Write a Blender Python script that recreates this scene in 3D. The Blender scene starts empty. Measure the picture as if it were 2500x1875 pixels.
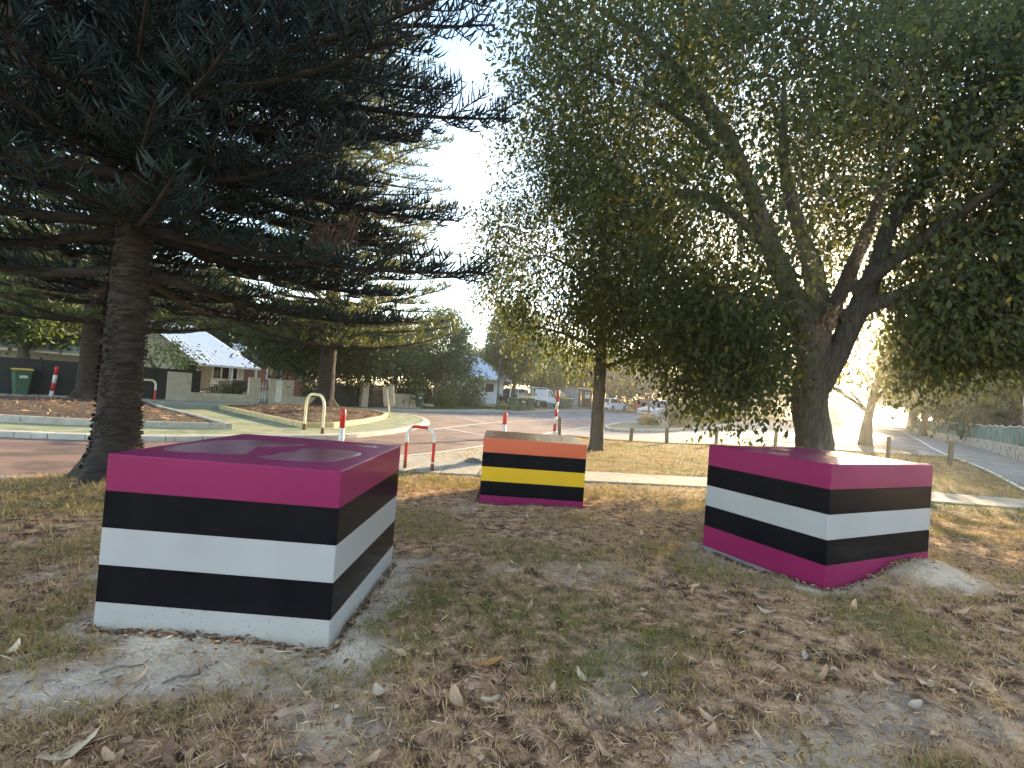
import bpy, bmesh, math, random
import numpy as np
from mathutils import Vector, Matrix

random.seed(7)
RNG = np.random.default_rng(7)
S = bpy.context.scene
COL = S.collection
R = math.radians

# ------------------------------------------------------------------ camera, sky, sun, exposure
PITCH, ROLL, EYE = .0183, .0735, 1.66
cam_d = bpy.data.cameras.new('camera')
cam_d.sensor_width = 36.0
cam_d.lens = 17.71
cam_d.clip_start = .05
cam_d.clip_end = 3000
cam = bpy.data.objects.new('camera', cam_d)
COL.objects.link(cam)
_fw = Vector((0, math.cos(PITCH), math.sin(PITCH)))
_up = Vector((0, -math.sin(PITCH), math.cos(PITCH)))
_r = Vector((1, 0, 0))
_rr = _r * math.cos(ROLL) + _up * math.sin(ROLL)
_uu = _up * math.cos(ROLL) - _r * math.sin(ROLL)
_m = Matrix((_rr, _uu, -_fw)).transposed().to_4x4()
_m.translation = (0, 0, EYE)
cam.matrix_world = _m
S.camera = cam

SUN_AZ, SUN_EL = R(34.0), R(12.0)          # azimuth clockwise from the view direction (+Y)
world = bpy.data.worlds.new('World')
S.world = world
world.use_nodes = True
wn, wl = world.node_tree.nodes, world.node_tree.links
bg = wn['Background']
sky = wn.new('ShaderNodeTexSky')
sky.sky_type = 'NISHITA'
sky.sun_disc = False
sky.sun_elevation = SUN_EL
sky.sun_rotation = SUN_AZ
sky.air_density = 1.0
sky.dust_density = .2
sky.ozone_density = 1.1
# thin high cloud: paler, brighter streaks in the same sky
wtc = wn.new('ShaderNodeTexCoord'); wmp = wn.new('ShaderNodeMapping'); wmp.inputs['Scale'].default_value = (1.0, 1.0, 2.6)
wnz = wn.new('ShaderNodeTexNoise'); wnz.inputs['Scale'].default_value = 2.3; wnz.inputs['Detail'].default_value = 7; wnz.inputs['Distortion'].default_value = .4
wrp = wn.new('ShaderNodeValToRGB'); wrp.color_ramp.elements[0].position = .46; wrp.color_ramp.elements[1].position = .66
whs = wn.new('ShaderNodeHueSaturation'); whs.inputs['Saturation'].default_value = .55; whs.inputs['Value'].default_value = 1.1
wl.new(wtc.outputs['Generated'], wmp.inputs['Vector']); wl.new(wmp.outputs['Vector'], wnz.inputs['Vector']); wl.new(wnz.outputs['Fac'], wrp.inputs['Fac'])
wl.new(wrp.outputs['Color'], whs.inputs['Fac']); wl.new(sky.outputs['Color'], whs.inputs['Color'])
wl.new(whs.outputs['Color'], bg.inputs['Color'])
bg.inputs['Strength'].default_value = .15

sun_d = bpy.data.lights.new('sun', 'SUN')
sun_d.energy = 5.0
sun_d.angle = R(.55)
sun_d.color = (1.0, .77, .47)
sun = bpy.data.objects.new('sun', sun_d)
COL.objects.link(sun)
_d = Vector((math.sin(SUN_AZ) * math.cos(SUN_EL), math.cos(SUN_AZ) * math.cos(SUN_EL), math.sin(SUN_EL)))
sun.rotation_euler = _d.to_track_quat('Z', 'Y').to_euler()
sun.location = _d * 60

S.view_settings.view_transform = 'Standard'
S.view_settings.look = 'None'
S.view_settings.gamma = 1
S.view_settings.use_curve_mapping = False
S.view_settings.exposure = 2.2
S.render.engine = 'CYCLES'
S.cycles.max_bounces = 5
S.cycles.diffuse_bounces = 2
S.cycles.glossy_bounces = 2
S.cycles.transmission_bounces = 2
S.cycles.transparent_max_bounces = 4
S.cycles.sample_clamp_indirect = 6
S.cycles.use_denoising = True
S.cycles.use_adaptive_sampling = True
S.cycles.adaptive_threshold = .025


# ------------------------------------------------------------------ terrain
def ss(a, b, x):
    t = np.clip((x - a) / (b - a), 0, 1)
    return t * t * (3 - 2 * t)


def ter(x, y):
    x = np.asarray(x, float); y = np.asarray(y, float)
    n = (1 - ss(4, 9.5, y)) * (.24 + .025 * np.clip(x, -4, 6))
    zr = .33 * ss(3, 20, x) * ss(7, 20, y)
    zf = .48 * ss(30, 62, y)
    return n + zr + zf - zr * zf / .48


def tz(x, y):
    return float(ter(x, y))


def vnoise(x, y, seed=0.0):
    x = np.asarray(x, float); y = np.asarray(y, float)
    xi = np.floor(x); yi = np.floor(y); fx = x - xi; fy = y - yi
    fx = fx * fx * (3 - 2 * fx); fy = fy * fy * (3 - 2 * fy)

    def h(a, b):
        v = np.sin(a * 127.1 + b * 311.7 + seed * 74.7) * 43758.5453
        return v - np.floor(v)
    return (h(xi, yi) * (1 - fx) + h(xi + 1, yi) * fx) * (1 - fy) + (h(xi, yi + 1) * (1 - fx) + h(xi + 1, yi + 1) * fx) * fy


def fbm(x, y, seed=0.0, o=4):
    a, s, t = .5, 0, 0
    for k in range(o):
        s = s + a * vnoise(x * 2 ** k, y * 2 ** k, seed + k * 3.1); t += a; a *= .5
    return s / t


def poly_sd(px, py, poly):
    """signed distance to a polygon, positive inside"""
    px = np.asarray(px, float); py = np.asarray(py, float)
    d = np.full(px.shape, 1e9); inside = np.zeros(px.shape, bool)
    n = len(poly)
    for i in range(n):
        x0, y0 = poly[i]; x1, y1 = poly[(i + 1) % n]
        ex, ey = x1 - x0, y1 - y0
        t = np.clip(((px - x0) * ex + (py - y0) * ey) / (ex * ex + ey * ey + 1e-12), 0, 1)
        d = np.minimum(d, np.hypot(px - x0 - t * ex, py - y0 - t * ey))
        c = ((y0 > py) != (y1 > py)) & (px < (x1 - x0) * (py - y0) / (y1 - y0 + 1e-12) + x0)
        inside ^= c
    return np.where(inside, d, -d)


# ------------------------------------------------------------------ plan of the place (metres, x right, y away)
ROAD = [(-24, -7.5), (-9, 4.55), (-6.54, 6.57), (-5.85, 7.1), (-2.4, 11.5), (-1.0, 14.2), (1.0, 19.6), (2.6, 22.2), (4.1, 21.5), (6.7, 21.4),
        (8.9, 22.0), (12, 22.7), (15, 21.9), (18.6, 21.2), (24, 28.8), (30, 36.6), (61, 80), (80, 110), (50, 110), (30, 82), (17, 63), (8.2, 52), (4.7, 49.0),
        (2.4, 44.0), (.75, 40.9), (-.6, 39.9), (-4.9, 34.0), (-6.4, 32.4), (-8.2, 29.8), (-12.7, 26.0), (-16.1, 23.1), (-19.6, 19.4), (-36, 3), (-36, -8)]
RED = [(-23, -6.6), (-9, 4.75), (-6.5, 6.8), (-5.8, 7.3), (-2.35, 11.72), (-.95, 14.5), (1.0, 19.8), (2.3, 23.6), (3.4, 26.4), (4.8, 30.0), (7.2, 33.5), (9.2, 36.3),
       (6.2, 38.4), (3.1, 35.7), (-.6, 31.8), (-3.2, 30.1), (-5.2, 27.6), (-5, 20), (-9, 12), (-24, 4.6), (-30, 0)]
ISLAND = [(-24, 4.2), (-16, 8.4), (-10.4, 10.4), (-9.3, 10.7), (-8.0, 11.2), (-7.0, 12.2), (-5.7, 13.5), (-4.97, 14.3), (-4.5, 15.2), (-3.87, 17.4), (-3.62, 20.9),
          (-3.7, 22.9), (-4.35, 25.2), (-5.2, 26.9), (-6.5, 27.8), (-8.6, 27.7), (-10.4, 26.7), (-13, 24.0), (-15.6, 21.9), (-19.2, 18.3), (-27, 10.3)]
BED_L = [(-23, 6.9), (-16, 10.4), (-11.95, 11.9), (-10.05, 12.35), (-7.6, 13.75), (-9.6, 15.6), (-12.6, 18.2), (-14.6, 20.4), (-16.2, 20.3), (-18.5, 17.9), (-25, 11.3)]
BED_R = [(-12.4, 22.3), (-12.0, 21.0), (-9.03, 18.2), (-6.37, 15.75), (-5.75, 16.4), (-5.5, 19), (-5.55, 22), (-5.95, 24.4), (-7.0, 26.0), (-8.6, 26.5), (-10.3, 25.6)]
MEDIAN = [(5.45, 27.7), (5.9, 27.0), (8.3, 28.2), (13.1, 33.3), (27, 56), (30, 62), (24, 58), (15, 44.5), (10.2, 37.9), (7.4, 34.0), (5.7, 30)]
VERGE = [(11.5, 25.9), (15, 27.2), (20, 28), (19.8, 24.5), (18.7, 22.9), (16.5, 23.7), (14, 24.6)]
PATH_C = [(-3.0, 11.3), (-2.2, 10.75), (.5, 10.55), (3, 10.95), (6, 11.35), (9.5, 11.3), (13, 11.0), (17, 11.2)]
PATH_R = [(13.6, 12.9), (16.5, 17.3), (18.8, 21.3), (24, 28.6), (30, 36.5), (45, 57.5), (61, 80), (63.5, 79), (57.2, 71.4), (42.8, 51.2), (31, 33.2), (21.7, 21.1), (18.6, 16.6), (16.4, 13)]
SE, SB = (.722, .692), (-.692, .722)        # along the far street, and away from it
S0 = (-16.1, 23.1)


def st(u, v):
    return (S0[0] + u * SE[0] + v * SB[0], S0[1] + u * SE[1] + v * SB[1])


# striped blocks: near corner, yaw towards the left corner, the two side lengths, top height
CUBE_A = ((-.879, 2.723), 3.126, 1.281, 1.354, 1.174)
CUBE_B = ((1.121, 7.109), 3.168, 1.46, 1.40, 1.012)
CUBE_C = ((2.566, 3.984), 2.034, 1.218, 1.546, 1.287)


def cube_corners(c, grow=0.0):
    (x, y), yaw, a, b, _ = c
    e1 = np.array([math.cos(yaw), math.sin(yaw)]); e2 = np.array([e1[1], -e1[0]])
    n = np.array([x, y]) - (e1 + e2) * grow
    a += 2 * grow; b += 2 * grow
    return [tuple(n), tuple(n + a * e1), tuple(n + a * e1 + b * e2), tuple(n + b * e2)]


_PLINE = PATH_C


def pline_d(px, py, pl):
    d = np.full(np.shape(px), 1e9)
    for (x0, y0), (x1, y1) in zip(pl[:-1], pl[1:]):
        ex, ey = x1 - x0, y1 - y0
        t = np.clip(((px - x0) * ex + (py - y0) * ey) / (ex * ex + ey * ey), 0, 1)
        d = np.minimum(d, np.hypot(px - x0 - t * ex, py - y0 - t * ey))
    return d


def gauss(x, y, cx, cy, sx, sy=None, a=0.0):
    sy = sy or sx
    dx, dy = x - cx, y - cy
    u = dx * math.cos(a) + dy * math.sin(a); v = -dx * math.sin(a) + dy * math.cos(a)
    return np.exp(-.5 * ((u / sx) ** 2 + (v / sy) ** 2))


def ground_z(x, y):
    """height of the bare ground with bumps, sand heaps and the hollow the road lies in"""
    x = np.asarray(x, float); y = np.asarray(y, float)
    z = ter(x, y)
    near = (1 - ss(9, 15, y)) * (1 - ss(8, 14, np.abs(x - 2)))
    rd = poly_sd(x, y, ROAD)
    keep = ss(0, .6, -rd) * ss(.5, 1.1, pline_d(x, y, PATH_C))
    bump = (fbm(x * .9, y * .9, 3) - .5) * .07 + (fbm(x * 4.5, y * 4.5, 5) - .5) * .035 + (fbm(x * 16, y * 16, 8, 2) - .5) * .016
    z = z + bump * near * keep
    z = z + .17 * gauss(x, y, 3.62, 4.33, .30, .17, .46) + .03 * gauss(x, y, 4.0, 4.1, .5)
    z = z - .05 * gauss(x, y, 2.15, 4.75, .3)
    z = z + .05 * gauss(x, y, -1.75, 2.72, .5, .2) - .03 * gauss(x, y, -.9, 2.5, .25)
    z = z + .14 * gauss(x, y, -5.0, 6.6, .55)
    z = z - .09 * np.clip(rd / .3, 0, 1)
    pr = poly_sd(x, y, PATH_R)
    z = z - .09 * np.clip(pr / .3, 0, 1)
    return z


# ------------------------------------------------------------------ mesh helpers
class MB:
    def __init__(s):
        s.v = []; s.f = []

    def add(s, V, F):
        o = len(s.v)
        s.v += [tuple(map(float, p)) for p in V]
        s.f += [tuple(int(i) + o for i in f) for f in F]
        return s

    def box(s, c, d, rz=0.0, ch=0.0, tilt=None):
        x, y, z = d[0] / 2, d[1] / 2, d[2] / 2
        if ch:
            P = []
            for zz, k in ((-z, 0), (z - ch, 0), (z, ch)):
                P += [(-x + k, -y + k, zz), (x - k, -y + k, zz), (x - k, y - k, zz), (-x + k, y - k, zz)]
            F = [(3, 2, 1, 0), (8, 9, 10, 11)]
            for b in (0, 4):
                F += [(b + i, b + (i + 1) % 4, b + 4 + (i + 1) % 4, b + 4 + i) for i in range(4)]
        else:
            P = [(-x, -y, -z), (x, -y, -z), (x, y, -z), (-x, y, -z), (-x, -y, z), (x, -y, z), (x, y, z), (-x, y, z)]
            F = [(3, 2, 1, 0), (4, 5, 6, 7)] + [(i, (i + 1) % 4, 4 + (i + 1) % 4, 4 + i) for i in range(4)]
        m = Matrix.Rotation(rz, 3, 'Z')
        if tilt is not None:
            m = m @ tilt
        return s.add([m @ Vector(p) + Vector(c) for p in P], F)

    def tube(s, path, rad, n=8, cap=True, phase=0.0):
        path = [Vector(p) for p in path]
        if not hasattr(rad, '__len__'):
            rad = [rad] * len(path)
        t0 = (path[1] - path[0]).normalized()
        ref = Vector((1, 0, 0)) if abs(t0.x) < .8 else Vector((0, 1, 0))
        V = []; k = len(path)
        for i, p in enumerate(path):
            t = (path[min(i + 1, k - 1)] - path[max(i - 1, 0)]).normalized()
            a = (ref - t * ref.dot(t)).normalized(); b = t.cross(a); ref = a
            for j in range(n):
                an = 2 * math.pi * j / n + phase
                V.append(p + (a * math.cos(an) + b * math.sin(an)) * rad[i])
        F = []
        for i in range(k - 1):
            for j in range(n):
                F.append((i * n + j, i * n + (j + 1) % n, (i + 1) * n + (j + 1) % n, (i + 1) * n + j))
        if cap:
            F.append(tuple(range(n - 1, -1, -1))); F.append(tuple((k - 1) * n + j for j in range(n)))
        return s.add(V, F)

    def prism(s, poly, z0, z1):
        n = len(poly)
        V = [(x, y, z0) for x, y in poly] + [(x, y, z1) for x, y in poly]
        F = [tuple(range(n - 1, -1, -1)), tuple(range(n, 2 * n))] + [(i, (i + 1) % n, n + (i + 1) % n, n + i) for i in range(n)]
        return s.add(V, F)

    def lathe(s, prof, n=16, c=(0, 0, 0)):
        V = []
        for r, z in prof:
            V += [(c[0] + r * math.cos(2 * math.pi * j / n), c[1] + r * math.sin(2 * math.pi * j / n), c[2] + z) for j in range(n)]
        F = []
        k = len(prof)
        for i in range(k - 1):
            F += [(i * n + j, i * n + (j + 1) % n, (i + 1) * n + (j + 1) % n, (i + 1) * n + j) for j in range(n)]
        F.append(tuple(range(n - 1, -1, -1))); F.append(tuple((k - 1) * n + j for j in range(n)))
        return s.add(V, F)

    def quad(s, a, b, c, d):
        return s.add([a, b, c, d], [(0, 1, 2, 3)])

    def build(s, name, mat, parent=None, smooth=False, **kw):
        me = bpy.data.meshes.new(name)
        me.from_pydata(s.v, [], s.f)
        me.validate()
        if smooth:
            me.polygons.foreach_set('use_smooth', [True] * len(me.polygons))
        return link(name, me, mat, parent, **kw)


def link(name, me, mat=None, parent=None, label=None, cat=None, group=None, kind=None):
    o = bpy.data.objects.new(name, me)
    COL.objects.link(o)
    if mat is not None:
        if len(me.materials) == 0:
            me.materials.append(mat)
    if parent is not None:
        o.parent = parent
    tag(o, label, cat, group, kind)
    return o


def tag(o, label=None, cat=None, group=None, kind=None):
    if label: o['label'] = label
    if cat: o['category'] = cat
    if group: o['group'] = group
    if kind: o['kind'] = kind
    return o


def thing(name, loc, label, cat, rz=0.0, group=None, kind=None):
    o = bpy.data.objects.new(name, None)
    o.empty_display_size = .2
    COL.objects.link(o)
    o.location = loc
    o.rotation_euler = (0, 0, rz)
    return tag(o, label, cat, group, kind)


def copy_tree(o, parent=None, loc=None, rz=None, sc=None, label=None, group=None):
    c = o.copy(); COL.objects.link(c)
    c.parent = parent
    if loc is not None: c.location = loc
    if rz is not None: c.rotation_euler = (0, 0, rz)
    if sc is not None: c.scale = (sc, sc, sc) if not hasattr(sc, '__len__') else sc
    if label: c['label'] = label
    if group: c['group'] = group
    for ch in list(o.children):
        copy_tree(ch, c)
    return c


def fast_mesh(name, V, F, attr=None, smooth=False):
    """all-quad mesh from arrays"""
    V = np.ascontiguousarray(V, np.float32); F = np.ascontiguousarray(F, np.int32)
    me = bpy.data.meshes.new(name)
    n, k = F.shape
    me.vertices.add(len(V)); me.vertices.foreach_set('co', V.ravel())
    me.loops.add(n * k); me.loops.foreach_set('vertex_index', F.ravel())
    me.polygons.add(n)
    me.polygons.foreach_set('loop_start', np.arange(0, n * k, k, dtype=np.int32))
    try:
        me.polygons.foreach_set('loop_total', np.full(n, k, np.int32))
    except Exception:
        pass
    if smooth:
        me.polygons.foreach_set('use_smooth', np.ones(n, bool))
    if attr is not None:
        for nm, (dom, val) in attr.items():
            a = me.attributes.new(nm, 'FLOAT', dom)
            a.data.foreach_set('value', np.ascontiguousarray(val, np.float32))
    me.update(calc_edges=True)
    return me


def norm(a):
    return a / (np.linalg.norm(a, axis=-1, keepdims=True) + 1e-9)


def leaf_quads(P, D, N, L, W, fold=.25, droop=.0):
    """folded leaf blades: base P, direction D, face normal N, length L, width W (arrays)"""
    D = norm(D); B = norm(np.cross(N, D)); N = np.cross(D, B)
    L = L[:, None]; W = W[:, None]
    v0 = P
    v1 = P + D * L * .45 + B * W * .5 + N * W * fold
    v2 = P + D * L - N * L * droop
    v3 = P + D * L * .45 - B * W * .5 + N * W * fold
    V = np.stack([v0, v1, v2, v3], 1).reshape(-1, 3)
    F = np.arange(len(P) * 4).reshape(-1, 4)
    return V, F


def spikes(B, D, U, L, r, sides=3, curve=.25, rings=3):
    """tapered curved spikes (arrays): base B, direction D, curl direction U, length L, radius r"""
    n = len(B)
    D = norm(D); A = norm(np.cross(D, U) + 1e-6); C = np.cross(D, A)
    ts = np.linspace(0, 1, rings); rf = np.interp(ts, [0, .5, .85, 1], [.7, 1, .8, .12])
    V = np.zeros((n, rings, sides, 3))
    for i, t in enumerate(ts):
        c = B + D * (L * t)[:, None] + U * (L * curve * t * t)[:, None]
        for j in range(sides):
            an = 2 * math.pi * j / sides
            V[:, i, j] = c + (A * math.cos(an) + C * math.sin(an)) * (r * rf[i])[:, None]
    F = []
    for i in range(rings - 1):
        for j in range(sides):
            F.append((i * sides + j, i * sides + (j + 1) % sides, (i + 1) * sides + (j + 1) % sides, (i + 1) * sides + j))
    F = np.array(F)
    FF = (F[None] + (np.arange(n) * rings * sides)[:, None, None]).reshape(-1, 4)
    return V.reshape(-1, 3), FF


class QB:
    """collects quad arrays"""
    def __init__(s): s.V = []; s.F = []; s.A = []; s.n = 0

    def add(s, V, F, a=0.5):
        s.V.append(np.asarray(V)); s.F.append(np.asarray(F) + s.n); s.n += len(V)
        s.A.append(np.full(len(F), a) if np.isscalar(a) else np.asarray(a))

    def tube(s, path, rad, n=5, a=.5):
        path = np.asarray(path, float); k = len(path); rad = np.broadcast_to(rad, (k,))
        T = norm(np.gradient(path, axis=0))
        ref = np.array([1., 0, 0]) if abs(T[0, 0]) < .8 else np.array([0, 1., 0])
        V = np.zeros((k, n, 3))
        for i in range(k):
            A = ref - T[i] * (ref @ T[i]); A /= np.linalg.norm(A); B = np.cross(T[i], A); ref = A
            for j in range(n):
                an = 2 * math.pi * j / n
                V[i, j] = path[i] + (A * math.cos(an) + B * math.sin(an)) * rad[i]
        F = [(i * n + j, i * n + (j + 1) % n, (i + 1) * n + (j + 1) % n, (i + 1) * n + j) for i in range(k - 1) for j in range(n)]
        s.add(V.reshape(-1, 3), np.array(F), a)

    def mesh(s, name, smooth=False):
        return fast_mesh(name, np.concatenate(s.V), np.concatenate(s.F), {'rnd': ('FACE', np.concatenate(s.A))}, smooth)


# ------------------------------------------------------------------ materials
def nodes_of(m):
    m.use_nodes = True
    return m.node_tree.nodes, m.node_tree.links


def c4(c):
    return (c[0], c[1], c[2], 1)


def ramp(n, stops):
    r = n.new('ShaderNodeValToRGB')
    e = r.color_ramp.elements
    while len(e) < len(stops):
        e.new(.5)
    for k, (p, c) in enumerate(stops):
        e[k].position = p; e[k].color = c4(c)
    return r


def mat(name, col, rough=.7, col2=None, scale=4.0, detail=5, bump=0.0, bscale=None, spec=.5, metal=0.0, coat=0.0, stretch=None, lo=.35, hi=.65, dirt=None, dscale=30, dthr=.62, splash=None):
    m = bpy.data.materials.new(name)
    n, l = nodes_of(m)
    p = n['Principled BSDF']
    p.inputs['Roughness'].default_value = rough
    p.inputs['Specular IOR Level'].default_value = spec
    p.inputs['Metallic'].default_value = metal
    p.inputs['Coat Weight'].default_value = coat
    p.inputs['Coat Roughness'].default_value = .04
    tc = n.new('ShaderNodeTexCoord'); mp = n.new('ShaderNodeMapping')
    l.new(tc.outputs['Object'], mp.inputs['Vector'])
    if stretch: mp.inputs['Scale'].default_value = stretch
    out = None
    if col2 is None:
        col2 = tuple(min(1, c * 1.18) for c in col)
    nz = n.new('ShaderNodeTexNoise'); nz.inputs['Scale'].default_value = scale; nz.inputs['Detail'].default_value = detail
    l.new(mp.outputs['Vector'], nz.inputs['Vector'])
    rp = ramp(n, [(lo, col), (hi, col2)])
    l.new(nz.outputs['Fac'], rp.inputs['Fac'])
    out = rp.outputs['Color']
    if dirt is not None:
        n2 = n.new('ShaderNodeTexNoise'); n2.inputs['Scale'].default_value = dscale; n2.inputs['Detail'].default_value = 3
        l.new(mp.outputs['Vector'], n2.inputs['Vector'])
        r2 = ramp(n, [(dthr, (0, 0, 0)), (dthr + .08, (1, 1, 1))])
        l.new(n2.outputs['Fac'], r2.inputs['Fac'])
        mx = n.new('ShaderNodeMix'); mx.data_type = 'RGBA'
        l.new(r2.outputs['Color'], mx.inputs['Factor']); l.new(out, mx.inputs['A']); mx.inputs['B'].default_value = c4(dirt)
        out = mx.outputs['Result']
    if splash is not None:      # soil splashed up from the ground, ragged upper edge
        sx = n.new('ShaderNodeSeparateXYZ'); l.new(tc.outputs['Object'], sx.inputs['Vector'])
        n3 = n.new('ShaderNodeTexNoise'); n3.inputs['Scale'].default_value = 9; n3.inputs['Detail'].default_value = 8
        l.new(tc.outputs['Object'], n3.inputs['Vector'])
        ma = n.new('ShaderNodeMath'); ma.operation = 'MULTIPLY_ADD'; ma.inputs[1].default_value = -.16; l.new(n3.outputs['Fac'], ma.inputs[0]); l.new(sx.outputs['Z'], ma.inputs[2])
        mr = n.new('ShaderNodeMapRange'); mr.inputs['From Min'].default_value = splash - .10; mr.inputs['From Max'].default_value = splash - .165
        mr.inputs['To Min'].default_value = 0; mr.inputs['To Max'].default_value = .75
        l.new(ma.outputs[0], mr.inputs['Value'])
        m3 = n.new('ShaderNodeMix'); m3.data_type = 'RGBA'; m3.inputs['B'].default_value = (.33, .27, .20, 1)
        l.new(mr.outputs[0], m3.inputs['Factor']); l.new(out, m3.inputs['A']); out = m3.outputs['Result']
    l.new(out, p.inputs['Base Color'])
    if bump:
        b = n.new('ShaderNodeBump'); b.inputs['Strength'].default_value = 1.0; b.inputs['Distance'].default_value = bump
        nb = n.new('ShaderNodeTexNoise'); nb.inputs['Scale'].default_value = bscale or scale * 3; nb.inputs['Detail'].default_value = 5
        l.new(mp.outputs['Vector'], nb.inputs['Vector']); l.new(nb.outputs['Fac'], b.inputs['Height']); l.new(b.outputs['Normal'], p.inputs['Normal'])
    return m


def leaf_mat(name, stops, trans=.35, tcol=None, rough=.5, spec=.35):
    m = bpy.data.materials.new(name)
    n, l = nodes_of(m)
    p = n['Principled BSDF']; out = n['Material Output']
    p.inputs['Roughness'].default_value = rough
    p.inputs['Specular IOR Level'].default_value = spec
    at = n.new('ShaderNodeAttribute'); at.attribute_name = 'rnd'
    rp = ramp(n, stops)
    l.new(at.outputs['Fac'], rp.inputs['Fac'])
    l.new(rp.outputs['Color'], p.inputs['Base Color'])
    if trans > 0:
        tr = n.new('ShaderNodeBsdfTranslucent')
        mc = n.new('ShaderNodeMix'); mc.data_type = 'RGBA'; mc.inputs['Factor'].default_value = .6
        l.new(rp.outputs['Color'], mc.inputs['A']); mc.inputs['B'].default_value = c4(tcol or (.25, .3, .03))
        l.new(mc.outputs['Result'], tr.inputs['Color'])
        mx = n.new('ShaderNodeMixShader'); mx.inputs['Fac'].default_value = trans
        l.new(p.outputs['BSDF'], mx.inputs[1]); l.new(tr.outputs['BSDF'], mx.inputs[2]); l.new(mx.outputs['Shader'], out.inputs['Surface'])
    return m


def attr_mat(name, stops, rough=.9, bump=0):
    m = leaf_mat(name, stops, 0, rough=rough, spec=.2)
    return m


M = {}
M['plum'] = mat('plum_paint', (.225, .015, .076), .36, (.25, .018, .085), 2, spec=.2, coat=.14, bump=.0004, bscale=70)
M['black'] = mat('black_paint', (.006, .006, .008), .22, (.009, .009, .011), 3, spec=.12, coat=.1, bump=.0004, bscale=70)
M['white'] = mat('white_paint', (.37, .36, .36), .28, (.41, .40, .40), 2, spec=.4, coat=.3, bump=.0006, bscale=60, dirt=(.36, .34, .31), dscale=55, dthr=.70)
M['white_low'] = mat('white_paint_dirty', (.36, .35, .345), .4, (.40, .39, .385), 2, spec=.3, bump=.0008, bscale=50, dirt=(.30, .27, .23), dscale=42, dthr=.635, splash=.13)
M['orange'] = mat('orange_paint', (.58, .115, .05), .2, (.62, .13, .06), 2, spec=.4, coat=.5, bump=.0004, bscale=70)
M['yellow'] = mat('yellow_paint', (.66, .38, .015), .25, (.70, .41, .018), 2, spec=.4, coat=.3)
M['concrete'] = mat('concrete', (.34, .32, .28), .9, (.46, .43, .37), 5, bump=.004, dirt=(.22, .2, .17), dscale=9, dthr=.6)
M['concrete_pale'] = mat('kerb_concrete', (.42, .40, .36), .9, (.55, .53, .48), 3, bump=.004, dirt=(.25, .23, .2), dscale=7, dthr=.62)
M['footing'] = mat('footing_concrete', (.20, .20, .19), .95, (.32, .32, .30), 8, bump=.006)
M['kerb_yellow'] = mat('kerb_painted', (.50, .40, .20), .9, (.60, .48, .26), 5, bump=.004, dirt=(.3, .27, .22), dscale=9, dthr=.58)
M['asphalt'] = mat('asphalt', (.14, .13, .13), .8, (.22, .205, .205), .5, 8, bump=.003, bscale=160, lo=.3, hi=.7, dirt=(.075, .07, .07), dscale=.9, dthr=.57)
M['asphalt_red'] = mat('red_asphalt', (.21, .135, .11), .8, (.29, .19, .155), .45, 8, bump=.003, bscale=160, lo=.3, hi=.7, dirt=(.12, .085, .075), dscale=.8, dthr=.56)
M['line'] = mat('road_paint', (.62, .61, .57), .7, (.75, .74, .70), 6, dirt=(.33, .29, .27), dscale=14, dthr=.6)
M['green_path'] = mat('green_paving', (.17, .22, .135), .9, (.29, .31, .18), 1.2, 8, bump=.002, dirt=(.36, .35, .22), dscale=2.0, dthr=.54)
M['mulch'] = mat('mulch', (.045, .028, .018), .95, (.15, .095, .06), 14, 8, bump=.03, bscale=20)
M['galv'] = mat('galvanised_steel', (.30, .31, .31), .45, (.42, .42, .42), 8, metal=.7)
M['post_green'] = mat('green_pole_paint', (.035, .075, .06), .5, (.05, .09, .075), 8)
M['post_grey'] = mat('dark_pole_paint', (.05, .07, .075), .5, (.07, .09, .095), 8)
M['red'] = mat('red_paint', (.52, .018, .022), .45, (.60, .03, .03), 9, dirt=(.35, .05, .05), dscale=22, dthr=.63)
M['pipe_white'] = mat('white_pipe_paint', (.68, .67, .63), .45, (.78, .77, .73), 7, dirt=(.25, .2, .16), dscale=18, dthr=.66)
M['pipe_yellow'] = mat('cream_pipe', (.72, .62, .40), .45, (.80, .72, .50), 7)
M['rust'] = mat('rusty_steel', (.05, .028, .018), .9, (.22, .10, .05), 30)
M['timber'] = mat('weathered_timber', (.12, .095, .07), .9, (.24, .20, .155), 9, bump=.006, stretch=(6, 6, .7))
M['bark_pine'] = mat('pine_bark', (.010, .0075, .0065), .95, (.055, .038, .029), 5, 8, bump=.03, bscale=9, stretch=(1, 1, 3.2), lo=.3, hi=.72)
M['limb_pine'] = mat('pine_limb_bark', (.014, .011, .009), .95, (.04, .031, .026), 5, 6)
M['bark'] = mat('grey_brown_bark', (.05, .042, .034), .95, (.135, .115, .095), 6, 8, bump=.03, bscale=8, stretch=(3, 3, .5), lo=.3, hi=.7)
M['bark_pale'] = mat('pale_bark', (.20, .175, .145), .9, (.36, .32, .27), 5, 8, bump=.02, stretch=(2, 2, .6))
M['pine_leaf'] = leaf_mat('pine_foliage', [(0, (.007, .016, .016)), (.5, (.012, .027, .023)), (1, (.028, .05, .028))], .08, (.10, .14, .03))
M['pine_leaf_sunlit'] = leaf_mat('pine_foliage_sunlit', [(0, (.030, .048, .018)), (.5, (.060, .085, .026)), (1, (.12, .135, .04))], .25, (.28, .27, .05))  # sunlit copy of the pine foliage, backlit yellow-green put into its colour
M['dead_leaf'] = leaf_mat('dead_fronds', [(0, (.06, .035, .025)), (1, (.18, .11, .08))], .15, (.2, .12, .07))
M['leaf'] = leaf_mat('broad_leaves', [(0, (.022, .033, .020)), (.6, (.045, .062, .030)), (.9, (.085, .10, .034)), (1, (.30, .22, .05))], .36, (.33, .35, .06), rough=.6, spec=.18)
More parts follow.
